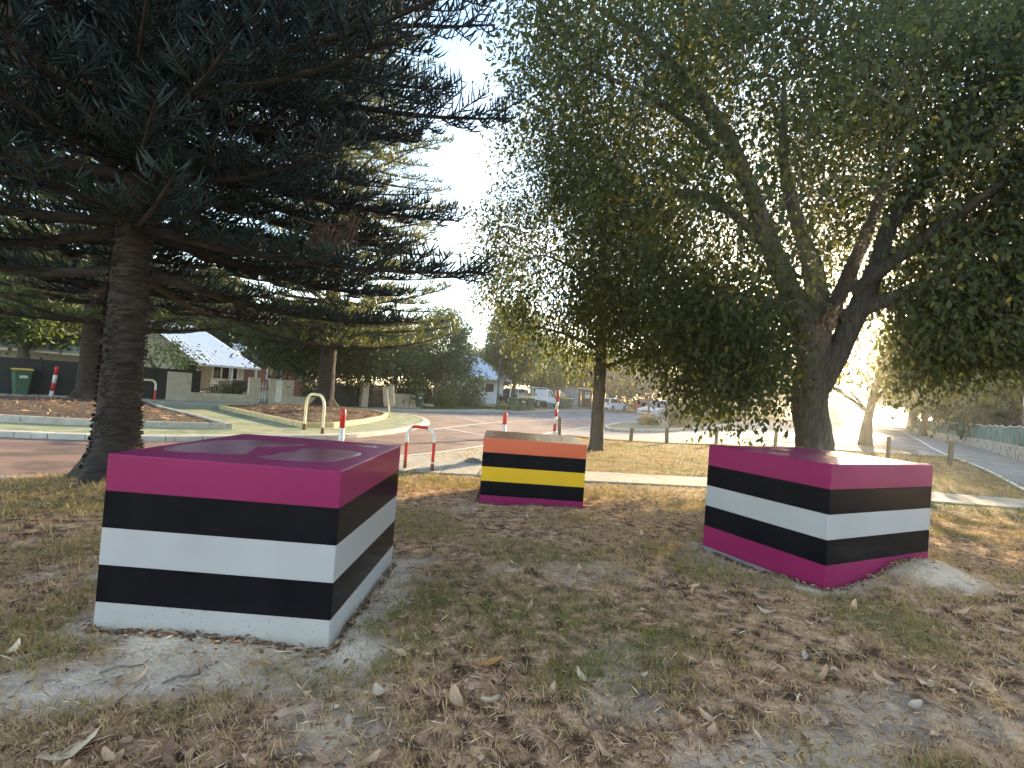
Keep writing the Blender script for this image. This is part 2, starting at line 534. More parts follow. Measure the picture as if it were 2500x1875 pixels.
M['leaf_b'] = leaf_mat('street_leaves', [(0, (.04, .078, .034)), (.6, (.08, .135, .05)), (1, (.16, .20, .07))], .36, (.26, .30, .04))
M['leaf_grey'] = leaf_mat('grey_green_leaves', [(0, (.035, .052, .032)), (.6, (.065, .088, .05)), (1, (.11, .13, .07))], .2, (.2, .23, .08))
M['leaf_light'] = leaf_mat('light_green_leaves', [(0, (.06, .10, .025)), (.6, (.11, .165, .04)), (1, (.2, .24, .06))], .35, (.32, .38, .06))
M['leaf_dark'] = leaf_mat('dark_green_leaves', [(0, (.025, .048, .022)), (.6, (.05, .085, .034)), (1, (.09, .125, .045))], .28, (.2, .24, .03))
M['grass'] = leaf_mat('grass_blades', [(0, (.68, .46, .26)), (.35, (.54, .345, .175)), (.6, (.42, .275, .12)), (.8, (.27, .225, .075)), (1, (.20, .205, .06))], .3, (.35, .34, .08), rough=.8, spec=.15)
M['straw'] = leaf_mat('dry_straw', [(0, (.09, .045, .024)), (.35, (.38, .205, .11)), (.75, (.72, .45, .26)), (1, (.86, .66, .45))], .1, (.4, .3, .2), rough=.9, spec=.1)
M['lawn'] = leaf_mat('lawn_blades', [(0, (.07, .11, .025)), (1, (.16, .2, .05))], .3, (.3, .34, .05), rough=.8, spec=.15)
M['dry1'] = mat('tan_dead_leaf', (.42, .25, .14), .75, (.55, .36, .21), 30)
M['dry2'] = mat('brown_dead_leaf', (.17, .085, .05), .75, (.25, .13, .075), 30)
M['dry3'] = mat('cream_dead_leaf', (.50, .36, .22), .75, (.60, .45, .30), 30)
M['dry4'] = mat('orange_dead_leaf', (.33, .135, .035), .7, (.42, .20, .06), 30)
M['dry5'] = mat('pale_grey_dead_leaf', (.36, .27, .20), .8, (.47, .36, .275), 30)
M['roof'] = mat('corrugated_roof', (.66, .69, .73), .45, (.72, .75, .79), 3)
M['roof_blue'] = mat('blue_grey_roof', (.36, .42, .50), .5, (.42, .48, .56), 3)
M['roof_dark'] = mat('dark_roof', (.04, .045, .055), .6, (.06, .065, .075), 3)
M['render'] = mat('cream_render', (.47, .42, .34), .9, (.56, .51, .42), 3, bump=.004, dirt=(.36, .32, .26), dscale=4, dthr=.62)
M['weatherboard'] = mat('cream_wall', (.46, .44, .38), .8, (.52, .5, .44), 4)
M['trim'] = mat('white_trim', (.7, .7, .68), .5, (.78, .78, .76), 4)
M['brick'] = mat('red_brick', (.26, .10, .065), .9, (.36, .16, .11), 9)
M['mortar'] = mat('mortar', (.38, .34, .29), .95)
M['limestone'] = mat('limestone', (.44, .37, .26), .9, (.60, .52, .38), 6, bump=.01, dirt=(.26, .22, .16), dscale=6, dthr=.6)
M['limestone_grey'] = mat('stained_limestone', (.36, .32, .25), .9, (.52, .47, .38), 4, bump=.008, dirt=(.18, .16, .13), dscale=3.5, dthr=.55)
M['glass'] = mat('window_glass', (.015, .018, .02), .06, (.02, .023, .026), 3, spec=.8)
M['dark'] = mat('dark_fence', (.014, .016, .018), .6, (.024, .026, .028), 4)
M['dark_wood'] = mat('dark_brown_wood', (.055, .035, .025), .8, (.09, .06, .045), 6, stretch=(1, 1, 6))
M['bin_green'] = mat('bin_green_plastic', (.045, .10, .06), .5, (.06, .125, .075), 5)
M['lid_green'] = mat('bin_lid_green', (.05, .26, .13), .45, (.06, .30, .15), 5)
M['lid_yellow'] = mat('bin_lid_yellow', (.62, .40, .04), .45, (.70, .47, .06), 5)
M['sticker'] = mat('bin_sticker', (.6, .6, .52), .6, (.68, .68, .6), 20)
M['tyre'] = mat('tyre_rubber', (.012, .012, .012), .8, (.02, .02, .02), 9)
M['rim'] = mat('alloy_rim', (.35, .35, .36), .35, (.45, .45, .46), 9, metal=.7)
M['chrome'] = mat('bright_metal', (.6, .6, .6), .2, metal=1)
M['lamp_glass'] = mat('headlamp_glass', (.6, .62, .65), .1, spec=.8)
M['tail'] = mat('tail_lamp', (.45, .015, .015), .2, spec=.7)
M['teal_cloth'] = mat('green_shade_cloth', (.05, .15, .125), .9, (.08, .21, .175), 1.6, bump=.01, bscale=3, dirt=(.15, .24, .22), dscale=1.2, dthr=.6)
M['teal_steel'] = mat('teal_skip_paint', (.045, .20, .24), .6, (.06, .25, .29), 3, dirt=(.12, .1, .08), dscale=6, dthr=.62)
M['water'] = None
_w = bpy.data.materials.new('rain_water'); _n, _l = nodes_of(_w); _p = _n['Principled BSDF']
_p.inputs['Base Color'].default_value = (.32, .06, .15, 1); _p.inputs['Roughness'].default_value = .2; _p.inputs['Specular IOR Level'].default_value = .5
_p.inputs['Coat Weight'].default_value = 1; _p.inputs['Coat Roughness'].default_value = .18; _p.inputs['Coat IOR'].default_value = 1.6
M['water'] = _w


def ground_material():
    m = bpy.data.materials.new('bare_ground')
    n, l = nodes_of(m)
    p = n['Principled BSDF']; p.inputs['Roughness'].default_value = .95; p.inputs['Specular IOR Level'].default_value = .15
    tc = n.new('ShaderNodeTexCoord')

    def nz(scale, det=6):
        t = n.new('ShaderNodeTexNoise'); t.inputs['Scale'].default_value = scale; t.inputs['Detail'].default_value = det
        l.new(tc.outputs['Object'], t.inputs['Vector']); return t.outputs['Fac']
    a = ramp(n, [(.38, (.10, .055, .031)), (.5, (.40, .225, .125)), (.66, (.74, .45, .255))])
    l.new(nz(9, 8), a.inputs['Fac'])
    b = ramp(n, [(.3, (.36, .265, .19)), (.45, (.52, .395, .285)), (.7, (.70, .545, .40))])
    l.new(nz(6, 8), b.inputs['Fac'])
    g = ramp(n, [(.35, (.15, .105, .058)), (.5, (.27, .195, .10)), (.62, (.34, .25, .13)), (.75, (.17, .16, .06))])
    l.new(nz(2.2, 8), g.inputs['Fac'])
    s = n.new('ShaderNodeAttribute'); s.attribute_name = 'sand'
    gr = n.new('ShaderNodeAttribute'); gr.attribute_name = 'turf'
    m1 = n.new('ShaderNodeMix'); m1.data_type = 'RGBA'
    l.new(gr.outputs['Fac'], m1.inputs['Factor']); l.new(a.outputs['Color'], m1.inputs['A']); l.new(g.outputs['Color'], m1.inputs['B'])
    m2 = n.new('ShaderNodeMix'); m2.data_type = 'RGBA'
    l.new(s.outputs['Fac'], m2.inputs['Factor']); l.new(m1.outputs['Result'], m2.inputs['A']); l.new(b.outputs['Color'], m2.inputs['B'])
    l.new(m2.outputs['Result'], p.inputs['Base Color'])
    bp = n.new('ShaderNodeBump'); bp.inputs['Distance'].default_value = .02
    l.new(nz(45, 6), bp.inputs['Height']); l.new(bp.outputs['Normal'], p.inputs['Normal'])
    return m


# ------------------------------------------------------------------ ground, road, pavements
def sand_amount(x, y):
    n1 = fbm(x * 1.7, y * 1.7, 11)
    s = ss(.62, .74, n1) * .5
    for c, w in ((CUBE_A, .30), (CUBE_C, .19), (CUBE_B, .10)):
        d = -poly_sd(x, y, cube_corners(c))
        s = np.maximum(s, ss(0, 1, 1.25 - d / w + (fbm(x * 5, y * 5, 2) - .5) * 1.6))
    s = np.maximum(s, ss(.4, .85, gauss(x, y, -2.0, 2.28, .85, .19, .18) + (fbm(x * 4, y * 4, 9) - .5) * .7))
    s = np.maximum(s, ss(.3, .8, gauss(x, y, 3.75, 4.2, .38, .22, .4) + (fbm(x * 5, y * 5, 9) - .5) * .5))
    s = np.maximum(s, ss(.5, .8, gauss(x, y, 1.1, 1.9, .7, .25, .4) + (fbm(x * 4, y * 4, 19) - .5) * .6) * .7)
    return s


def grass_amount(x, y):
    g = ss(.44, .60, fbm(x * 1.15 + 4, y * 1.15, 21)) * .8 + .32
    g = np.maximum(g, .9 * gauss(x, y, .3, 3.3, .75, .5)) + .25 * ss(8, 11, y)
    g = np.maximum(g, .75 * gauss(x, y, -2.6, 1.55, 1.5, .25, .1))
    return np.clip(g * (1 - .93 * sand_amount(x, y)), 0, 1.2)


def axis(fine0, fine1, step, far0, far1, growth=1.22):
    a = list(np.arange(fine0, fine1 + 1e-6, step))
    s = step
    while a[-1] < far1:
        s = min(s * growth, 60); a.append(a[-1] + s)
    s = step; lo = []
    v = fine0
    while v > far0:
        s = min(s * growth, 60); v -= s; lo.append(v)
    return np.array(lo[::-1] + a)


def build_ground():
    xs = axis(-6.5, 9.5, .07, -180, 280, 1.16); ys = axis(.6, 10.5, .07, -60, 300, 1.12)
    X, Y = np.meshgrid(xs, ys)
    Zg = ground_z(X, Y)
    nx, ny = len(xs), len(ys)
    V = np.stack([X, Y, Zg], -1).reshape(-1, 3)
    i, j = np.meshgrid(np.arange(nx - 1), np.arange(ny - 1))
    b = (j * nx + i).ravel()
    F = np.stack([b, b + 1, b + nx + 1, b + nx], 1)
    sand = sand_amount(V[:, 0], V[:, 1]) * (1 - ss(9, 14, V[:, 1]))
    turf = np.clip(.35 * ss(.45, .6, fbm(V[:, 0] * 1.15 + 4, V[:, 1] * 1.15, 21)) + ss(7, 10.5, V[:, 1]), 0, 1)
    me = fast_mesh('ground', V, F, {'sand': ('POINT', sand), 'turf': ('POINT', turf)}, smooth=True)
    return link('ground', me, ground_material(), kind='structure')


GROUND = build_ground()


def sheet(name, poly, dz, mt, parent=None, kind=None, grid=1.5, zfun=None):
    bm = bmesh.new()
    vs = [bm.verts.new((x, y, 0)) for x, y in poly]
    bm.faces.new(vs)
    bmesh.ops.triangulate(bm, faces=bm.faces[:])
    xs = [p[0] for p in poly]; ys = [p[1] for p in poly]
    for ax, lo, hi in ((0, min(xs), max(xs)), (1, min(ys), max(ys))):
        k = math.ceil(lo / grid) * grid
        while k < hi:
            co = (k, 0, 0) if ax == 0 else (0, k, 0); no = (1, 0, 0) if ax == 0 else (0, 1, 0)
            bmesh.ops.bisect_plane(bm, geom=bm.verts[:] + bm.edges[:] + bm.faces[:], plane_co=co, plane_no=no)
            k += grid if k < 40 else grid * 3
    for v in bm.verts:
        v.co.z = (zfun(v.co.x, v.co.y) if zfun else tz(v.co.x, v.co.y)) + dz
    bmesh.ops.recalc_face_normals(bm, faces=bm.faces[:])
    if sum(f.normal.z for f in bm.faces) < 0:
        bmesh.ops.reverse_faces(bm, faces=bm.faces[:])
    me = bpy.data.meshes.new(name); bm.to_mesh(me); bm.free()
    return link(name, me, mt, parent, kind=kind)


def resample(pl, step, closed=False):
    pl = [np.array(p, float) for p in pl]
    if closed: pl = pl + [pl[0]]
    out = [pl[0]]
    for a, b in zip(pl[:-1], pl[1:]):
        n = max(1, int(round(np.linalg.norm(b - a) / step)))
        for k in range(1, n + 1):
            out.append(a + (b - a) * k / n)
    return out


def smooth_pl(pl, it=2, closed=False):
    pl = [np.array(p, float) for p in pl]
    for _ in range(it):
        q = []
        m = len(pl)
        rng = range(m) if closed else range(m - 1)
        if not closed: q.append(pl[0])
        for i in rng:
            a, b = pl[i], pl[(i + 1) % m]
            q += [a * .75 + b * .25, a * .25 + b * .75]
        if not closed: q.append(pl[-1])
        pl = q
    return [tuple(p) for p in pl]


def kerb(parent, pl, w, z0, z1, mt, step=1.1, closed=False, gap=.008, name='kerb_stone', lip=.02):
    """kerb stones one by one along a line"""
    pts = resample(pl, step, closed)
    n = len(pts)
    nrm = []
    for i in range(n):
        a = pts[i - 1] if i > 0 else (pts[-2] if closed else pts[0]); b = pts[i + 1] if i < n - 1 else (pts[1] if closed else pts[-1])
        t = (b - a); t /= np.linalg.norm(t) + 1e-9
        nrm.append(np.array([-t[1], t[0]]))
    for i in range(n - 1):
        a, b = pts[i], pts[i + 1]
        t = (b - a); L = np.linalg.norm(t)
        if L < .05: continue
        t /= L
        mb = MB(); V = []
        for p, nn, k in ((a, nrm[i], gap), (b, nrm[i + 1], -gap)):
            q = p + t * k; zz = tz(*q)
            V += [(*(q - nn * w / 2), zz + z0), (*(q - nn * w / 2), zz + z1 - lip), (*(q - nn * (w / 2 - lip)), zz + z1), (*(q + nn * (w / 2 - lip)), zz + z1), (*(q + nn * w / 2), zz + z1 - lip), (*(q + nn * w / 2), zz + z0)]
        F = [(j, (j + 1) % 6, 6 + (j + 1) % 6, 6 + j) for j in range(6)] + [(5, 4, 3, 2, 1, 0), (6, 7, 8, 9, 10, 11)]
        mb.add(V, F)
        mb.build(name, mt, parent)


road = sheet('road', ROAD, .004, M['asphalt'], kind='structure')
red_area = sheet('red_asphalt', RED, .008, M['asphalt_red'], parent=road)


def paint_line(pl, w, parent, dz=.013, name='road_line'):
    pts = resample(smooth_pl(pl, 2), 1.2)
    mb = MB()
    n = len(pts); V = []; F = []
    for i in range(n):
        a = pts[max(i - 1, 0)]; b = pts[min(i + 1, n - 1)]
        t = (b - a); t /= np.linalg.norm(t); nn = np.array([-t[1], t[0]])
        for s in (1, -1):
            q = pts[i] + nn * w / 2 * s
            V.append((*q, tz(*q) + dz))
    F = [(2 * i + 1, 2 * i + 3, 2 * i + 2, 2 * i) for i in range(n - 1)]
    mb.add(V, F)
    return mb.build(name, M['line'], parent)


paint_line([(-4.2, 9.6), (-2.26, 11.95), (-.74, 15.1), (1.43, 21.4), (2.1, 23.5), (3.4, 26.4), (4.83, 30.0), (7.2, 33.5), (10, 37.5)], .13, road)
paint_line([(-3.0, 19.9), (-1.19, 26.5), (-.14, 28.9), (3.15, 35.6), (6.25, 39.1), (7.3, 40), (12.3, 46.8), (20, 58)], .13, road)
paint_line([(-2.6, 20.9), (-.95, 18.95)], .13, road)
paint_line([(-5.3, 27.6), (-3.2, 30.0), (3.1, 36.4)], .12, road)
paint_line([(-3.2, 30.0), (-1.25, 26.9)], .14, road)
paint_line([(-2.45, 11.55), (-1.75, 11.2)], .1, road)
paint_line([(14.3, 24.2), (12.2, 26.3), (12.9, 29.2), (20.5, 40)], .12, road)
paint_line([(5.5, 26.0), (8.5, 27.0), (12.9, 31.6)], .11, road)

# flush edge of the near lane
kerb(road, [(-13, 1.3), (-9, 4.5), (-6.54, 6.52), (-5.85, 7.03), (-4.2, 9.15), (-3.2, 10.4)], .17, -.1, .022, M['concrete_pale'], 1.6, name='edge_kerb_stone', lip=.006)
# far kerb and the pavement strip behind it
FARK = [(-34, 4.6), (-19.6, 19.4), (-16.1, 23.1), (-12.7, 26.0), (-8.2, 29.8), (-6.4, 32.4), (-4.9, 34.0), (-.6, 39.9), (.75, 40.9), (2.4, 44.0), (4.7, 49.0), (8.2, 52), (17, 63), (30, 82)]
kerb(road, FARK[1:13], .16, -.1, .11, M['concrete'], 2.2, name='kerb_stone')


def offset_pl(pl, d):
    out = []
    n = len(pl)
    for i in range(n):
        a = np.array(pl[max(i - 1, 0)], float); b = np.array(pl[min(i + 1, n - 1)], float)
        t = (b - a); t /= np.linalg.norm(t)
        out.append((pl[i][0] - t[1] * d, pl[i][1] + t[0] * d))
    return out


_f0 = offset_pl(FARK, .07); _f1 = offset_pl(FARK, 1.55)
sheet('footpath', _f0[:9] + _f1[:9][::-1], .095, M['concrete'], kind='structure')
_f2 = offset_pl(FARK, 40)
sheet('verge', _f0[8:] + [(120, 110), (100, 160), (-20, 160), (-6, 52)], .085, None, kind='structure').data.materials.append(
    mat('dry_verge', (.20, .165, .09), .95, (.30, .25, .14), 2.2, 8, bump=.02, dirt=(.13, .14, .05), dscale=1.1, dthr=.52))
sheet('lawn', [(-5.9, 36.4), (-1.3, 41.6), (.4, 42.9), (2.4, 47.5), (-3, 50), (-9, 41)], .115, None, kind='structure').data.materials.append(
    mat('lawn', (.10, .135, .035), .95, (.17, .2, .055), 5, 8, bump=.03))
sheet('front_gardens', [(-60, 0), (-34.8, 6.0), (-20.5, 20.6), (-17.1, 24.3), (-13.6, 27.1), (-9.2, 31.0), (-7.5, 33.4), (-6.0, 35.0), (-9, 42), (-20, 62), (-90, 60)], .09, None, kind='structure').data.materials.append(
    mat('garden_earth', (.15, .125, .085), .95, (.24, .20, .13), 3, 8, bump=.02))

# traffic island
isl = thing('traffic_island', (0, 0, 0), None, None, kind='structure')
ISLs = smooth_pl(ISLAND, 1, True)
sheet('island_paving', ISLs, .116, M['green_path'], parent=isl)
kerb(isl, ISLs, .30, -.1, .126, M['concrete_pale'], .95, closed=True)


def bed_z(poly, h):
    def f(x, y):
        return tz(x, y) + .22 + h * float(ss(0, 2.2, poly_sd(np.array([x]), np.array([y]), poly))[0]) + .05 * (float(fbm(x * 1.5, y * 1.5, 4)) - .5)
    return f


for bed, h in ((BED_L, .12), (BED_R, .15)):
    sheet('mulch_bed', bed, 0, M['mulch'], parent=isl, grid=.6, zfun=bed_z(bed, h))
    kerb(isl, bed, .17, .05, .275, M['kerb_yellow'] if bed is BED_R else M['concrete'], 2.0, closed=True, name='bed_kerb_stone')
# dead fronds and bark chips on the mulch
q = QB()
for bed, h, k in ((BED_L, .12, 3800), (BED_R, .15, 3800)):
    xs = [p[0] for p in bed]; ys = [p[1] for p in bed]
    px = RNG.uniform(max(min(xs), -17), max(xs), k); py = RNG.uniform(min(ys), max(ys), k)
    ok = poly_sd(px, py, bed) > .15
    px, py = px[ok], py[ok]; n = len(px)
    sd = poly_sd(px, py, bed)
    pz = ter(px, py) + .235 + h * ss(0, 2.2, sd) + .05 * (fbm(px * 1.5, py * 1.5, 4) - .5)
    an = RNG.uniform(0, 6.28, n)
    D = np.stack([np.cos(an), np.sin(an), RNG.uniform(-.05, .3, n)], 1)
    N = np.stack([RNG.normal(0, .3, n), RNG.normal(0, .3, n), np.ones(n)], 1)
    V, F = leaf_quads(np.stack([px, py, pz], 1), D, N, RNG.uniform(.08, .32, n), RNG.uniform(.012, .04, n))
    q.add(V, F, RNG.uniform(0, 1, n) ** 1.4)
link('bark_litter', q.mesh('bark_litter'), M['straw'], label='bark and dead frond litter strewn over the island mulch', cat='litter', kind='stuff')

# median of the side street and verge
med = thing('median_strip', (0, 0, 0), None, None, kind='structure')
sheet('median_soil', MEDIAN, .14, mat('median_soil', (.17, .14, .085), .95, (.27, .23, .14), 3, 8, bump=.03, dirt=(.11, .12, .045), dscale=1.6, dthr=.5), parent=med)
kerb(med, MEDIAN, .22, -.1, .15, M['concrete_pale'], 1.5, closed=True)
ver = sheet('gravel_verge', VERGE, .03, mat('gravel_verge', (.11, .085, .06), .95, (.22, .18, .125), 6, 8, bump=.02), kind='structure')

# right-hand footpath
sheet('footpath_right', PATH_R, .006, mat('pale_path', (.20, .19, .175), .9, (.29, .275, .25), 1.2, 8, bump=.003, bscale=90), kind='structure')
paint_line([(13.4, 12.9), (16.4, 17.3), (18.7, 21.3), (24, 28.7), (30, 36.6), (45, 57.6)], .14, road, dz=.02)

# near concrete footpath, slab by slab
fp = thing('near_footpath', (0, 0, 0), None, None, kind='structure')
pc = resample(smooth_pl(PATH_C, 2), 1.35)
for i in range(len(pc) - 1):
    a, b = pc[i], pc[i + 1]; t = (b - a); t /= np.linalg.norm(t); nn = np.array([-t[1], t[0]])
    w0 = .62 + .45 * max(0, 1 - abs(a[0] + 2) / 2.2); w1 = .62 + .45 * max(0, 1 - abs(b[0] + 2) / 2.2)
    mb = MB(); P = []
    for p, k, w in ((a, .006, w0), (b, -.006, w1)):
        for s in (-1, 1):
            x, y = p + t * k + nn * s * w
            P.append((x, y))
    ring = [P[0], P[2], P[3], P[1]]
    V = [(x, y, tz(x, y) - .07) for x, y in ring] + [(x, y, tz(x, y) + .03 + random.uniform(-.003, .003)) for x, y in ring]
    mb.add(V, [(4, 5, 6, 7)] + [(j, (j + 1) % 4, 4 + (j + 1) % 4, 4 + j) for j in range(4)])
    mb.build('slab', M['concrete'], fp)
# pale apron between the path and the road line
apron = sheet('crossing_apron', [(-3.2, 11.2), (-2.35, 11.6), (-.95, 14.3), (1.0, 19.5), (2.4, 21.7), (2.0, 20.4), (.4, 15), (-.35, 12.3), (-.2, 11.1), (-1.9, 11.4)], .02, M['concrete'], kind='structure')

# ------------------------------------------------------------------ striped blocks


def striped_block(c, cols, label, layer=.2, lean=0.0, footing=False, lows=()):
    (x, y), yaw, a, b, top = c
    cs = np.array(cube_corners(c)); ctr = cs.mean(0)
    root = thing('striped_block', (ctr[0], ctr[1], top - 5 * layer), label, 'block', group='striped concrete blocks')
    loc = cs - ctr
    bev = .007

    def ring(z, inset=0.0):
        out = []
        m = len(loc)
        for i in range(m):
            p = loc[i]; e0 = loc[i - 1] - p; e1 = loc[(i + 1) % m] - p
            e0 = e0 / np.linalg.norm(e0); e1 = e1 / np.linalg.norm(e1)
            p = p + (e0 + e1) * inset
            out += [(*(p + e0 * bev), z), (*(p + (e0 + e1) * bev * .3), z), (*(p + e1 * bev), z)]
        return out
    for k, cn in enumerate(cols):
        z1 = (5 - k) * layer; z0 = z1 - layer
        if k == len(cols) - 1: z0 -= 0 if footing else .12
        mb = MB(); n = 12
        rings = [ring(z0), ring(z1 - (bev if k == 0 else 0))] + ([ring(z1 - .002, bev * .35), ring(z1, bev)] if k == 0 else [])
        V = [p for r_ in rings for p in r_]
        F = [(i * n + (j + 1) % n, i * n + j, (i + 1) * n + j, (i + 1) * n + (j + 1) % n) for i in range(len(rings) - 1) for j in range(n)]
        if k == 0:
            F.append(tuple((len(rings) - 1) * n + j for j in range(n))[::-1])
        mb.add(V, F)
        o = mb.build('stripe', M[cn], root)
        bm = bmesh.new(); bm.from_mesh(o.data); bmesh.ops.recalc_face_normals(bm, faces=bm.faces[:])
        bm.to_mesh(o.data); bm.free()
        o['label'] = {'plum': 'plum painted stripe', 'black': 'black painted stripe', 'white': 'white painted stripe', 'white_low': 'white painted stripe marked with soil',
                      'orange': 'orange painted stripe', 'yellow': 'yellow painted stripe'}[cn]
    if footing:
        mb = MB()
        r0 = [(p[0] * .985, p[1] * .985) for p in loc]
        mb.prism(r0 if False else [tuple(p) for p in np.array(r0)], -.25, -.002)
        mb.build('footing', M['footing'], root)
    return root, ctr, top


def puddle(root, pts, z, name='rain_puddle'):
    """thin sheet of rain water lying on a block top, outline in the block's local plan"""
    pts = smooth_pl(pts, 3, True)
    n = len(pts); ctr = np.mean(np.array(pts), 0)
    mb = MB()
    V = [(x, y, z) for x, y in pts] + [tuple(ctr + (np.array(p) - ctr) * (1 - .012 / (np.linalg.norm(np.array(p) - ctr) + 1e-6))) + (z + .0022,) for p in pts]
    F = [(i, (i + 1) % n, n + (i + 1) % n, n + i) for i in range(n)] + [tuple(range(n, 2 * n))]
    mb.add(V, F)
    o = mb.build(name, M['water'], root, smooth=False)
    o['label'] = 'thin sheet of rain water on the plum top'
    return o


blkA, cA, tA = striped_block(CUBE_A, ['plum', 'black', 'white', 'black', 'white_low'], 'largest plum, black and white striped block, nearest at left, rain water on top')
blkB, cB, tB = striped_block(CUBE_B, ['orange', 'black', 'yellow', 'black', 'plum'], 'striped block with orange top and one yellow stripe, farthest of the three')
blkC, cC, tC = striped_block(CUBE_C, ['plum', 'black', 'white', 'black', 'plum'], 'plum, black and white striped block at right standing corner on, sand heaped against it', footing=True)
puddle(blkA, [(-.56, -.42), (-.58, -.1), (-.52, .22), (-.30, .34), (-.02, .30), (.10, .22), (-.06, .1), (-.16, -.05), (-.10, -.25), (-.05, -.38), (-.18, -.46), (-.25, -.40), (-.38, -.5)], 1.0005)
puddle(blkA, [(.02, -.44), (.2, -.50), (.45, -.48), (.50, -.3), (.54, .0), (.48, .12), (.30, .15), (.16, .2), (.1, .05), (.12, -.1), (.05, -.2), (.09, -.32)], 1.0005)
puddle(blkA, [(.35, .40), (.46, .36), (.52, .42), (.50, .52), (.40, .50)], 1.0005)
for _c, _s in (((.1, .0), .3), ((-.25, .25), .16), ((.3, .3), .12)):
    puddle(blkC, [(_c[0] + _s * math.cos(a) * random.uniform(.6, 1.1), _c[1] + _s * math.sin(a) * random.uniform(.5, 1)) for a in np.linspace(0, 5.6, 9)], 1.0005)

# ------------------------------------------------------------------ trees


def spline(pts, step=.12):
    P = np.array(pts, float)
    Q = np.vstack([2 * P[0] - P[1], P, 2 * P[-1] - P[-2]])
    out = []
    for i in range(1, len(Q) - 2):
        p0, p1, p2, p3 = Q[i - 1:i + 3]
        k = max(2, int(np.linalg.norm(p2[:3] - p1[:3]) / step))
        for t in np.linspace(0, 1, k, endpoint=False):
            out.append(.5 * (2 * p1 + (p2 - p0) * t + (2 * p0 - 5 * p1 + 4 * p2 - p3) * t * t + (3 * p1 - p0 - 3 * p2 + p3) * t ** 3))
    out.append(P[-1])
    return np.array(out)


def bark_tube(qb, pts, sides=18, step=.1, amp=.05, seed=0, freq=6.0, flare=0.0):
    """pts: (x,y,z,radius); uneven bark by moving the ring points"""
    P = spline(pts, step)
    path, rad = P[:, :3], P[:, 3]
    k, n = len(path), sides
    T = norm(np.gradient(path, axis=0))
    ref = np.array([1., 0, 0]) if abs(T[0, 0]) < .8 else np.array([0, 1., 0])
    V = np.zeros((k, n, 3))
    th = np.arange(n) * 2 * math.pi / n
    s = np.arange(k) * step
    for i in range(k):
        A = ref - T[i] * (ref @ T[i]); A /= np.linalg.norm(A); B = np.cross(T[i], A); ref = A
        nz = (vnoise(np.cos(th) * 2 + 9, np.sin(th) * 2 + s[i] * freq, seed) - .5) + .7 * (vnoise(th * 7, np.full(n, s[i] * freq * 2.3), seed + 5) - .5)
        fl = flare * math.exp(-max(0, s[i] - .3) / .2) * (1 + .35 * np.sin(th * 5 + seed))
        r = rad[i] * (1 + amp * nz * 2) + fl
        V[i] = path[i] + (A[None] * np.cos(th)[:, None] + B[None] * np.sin(th)[:, None]) * r[:, None]
    F = [(i * n + j, i * n + (j + 1) % n, (i + 1) * n + (j + 1) % n, (i + 1) * n + j) for i in range(k - 1) for j in range(n)]
    qb.add(V.reshape(-1, 3), np.array(F), .5)


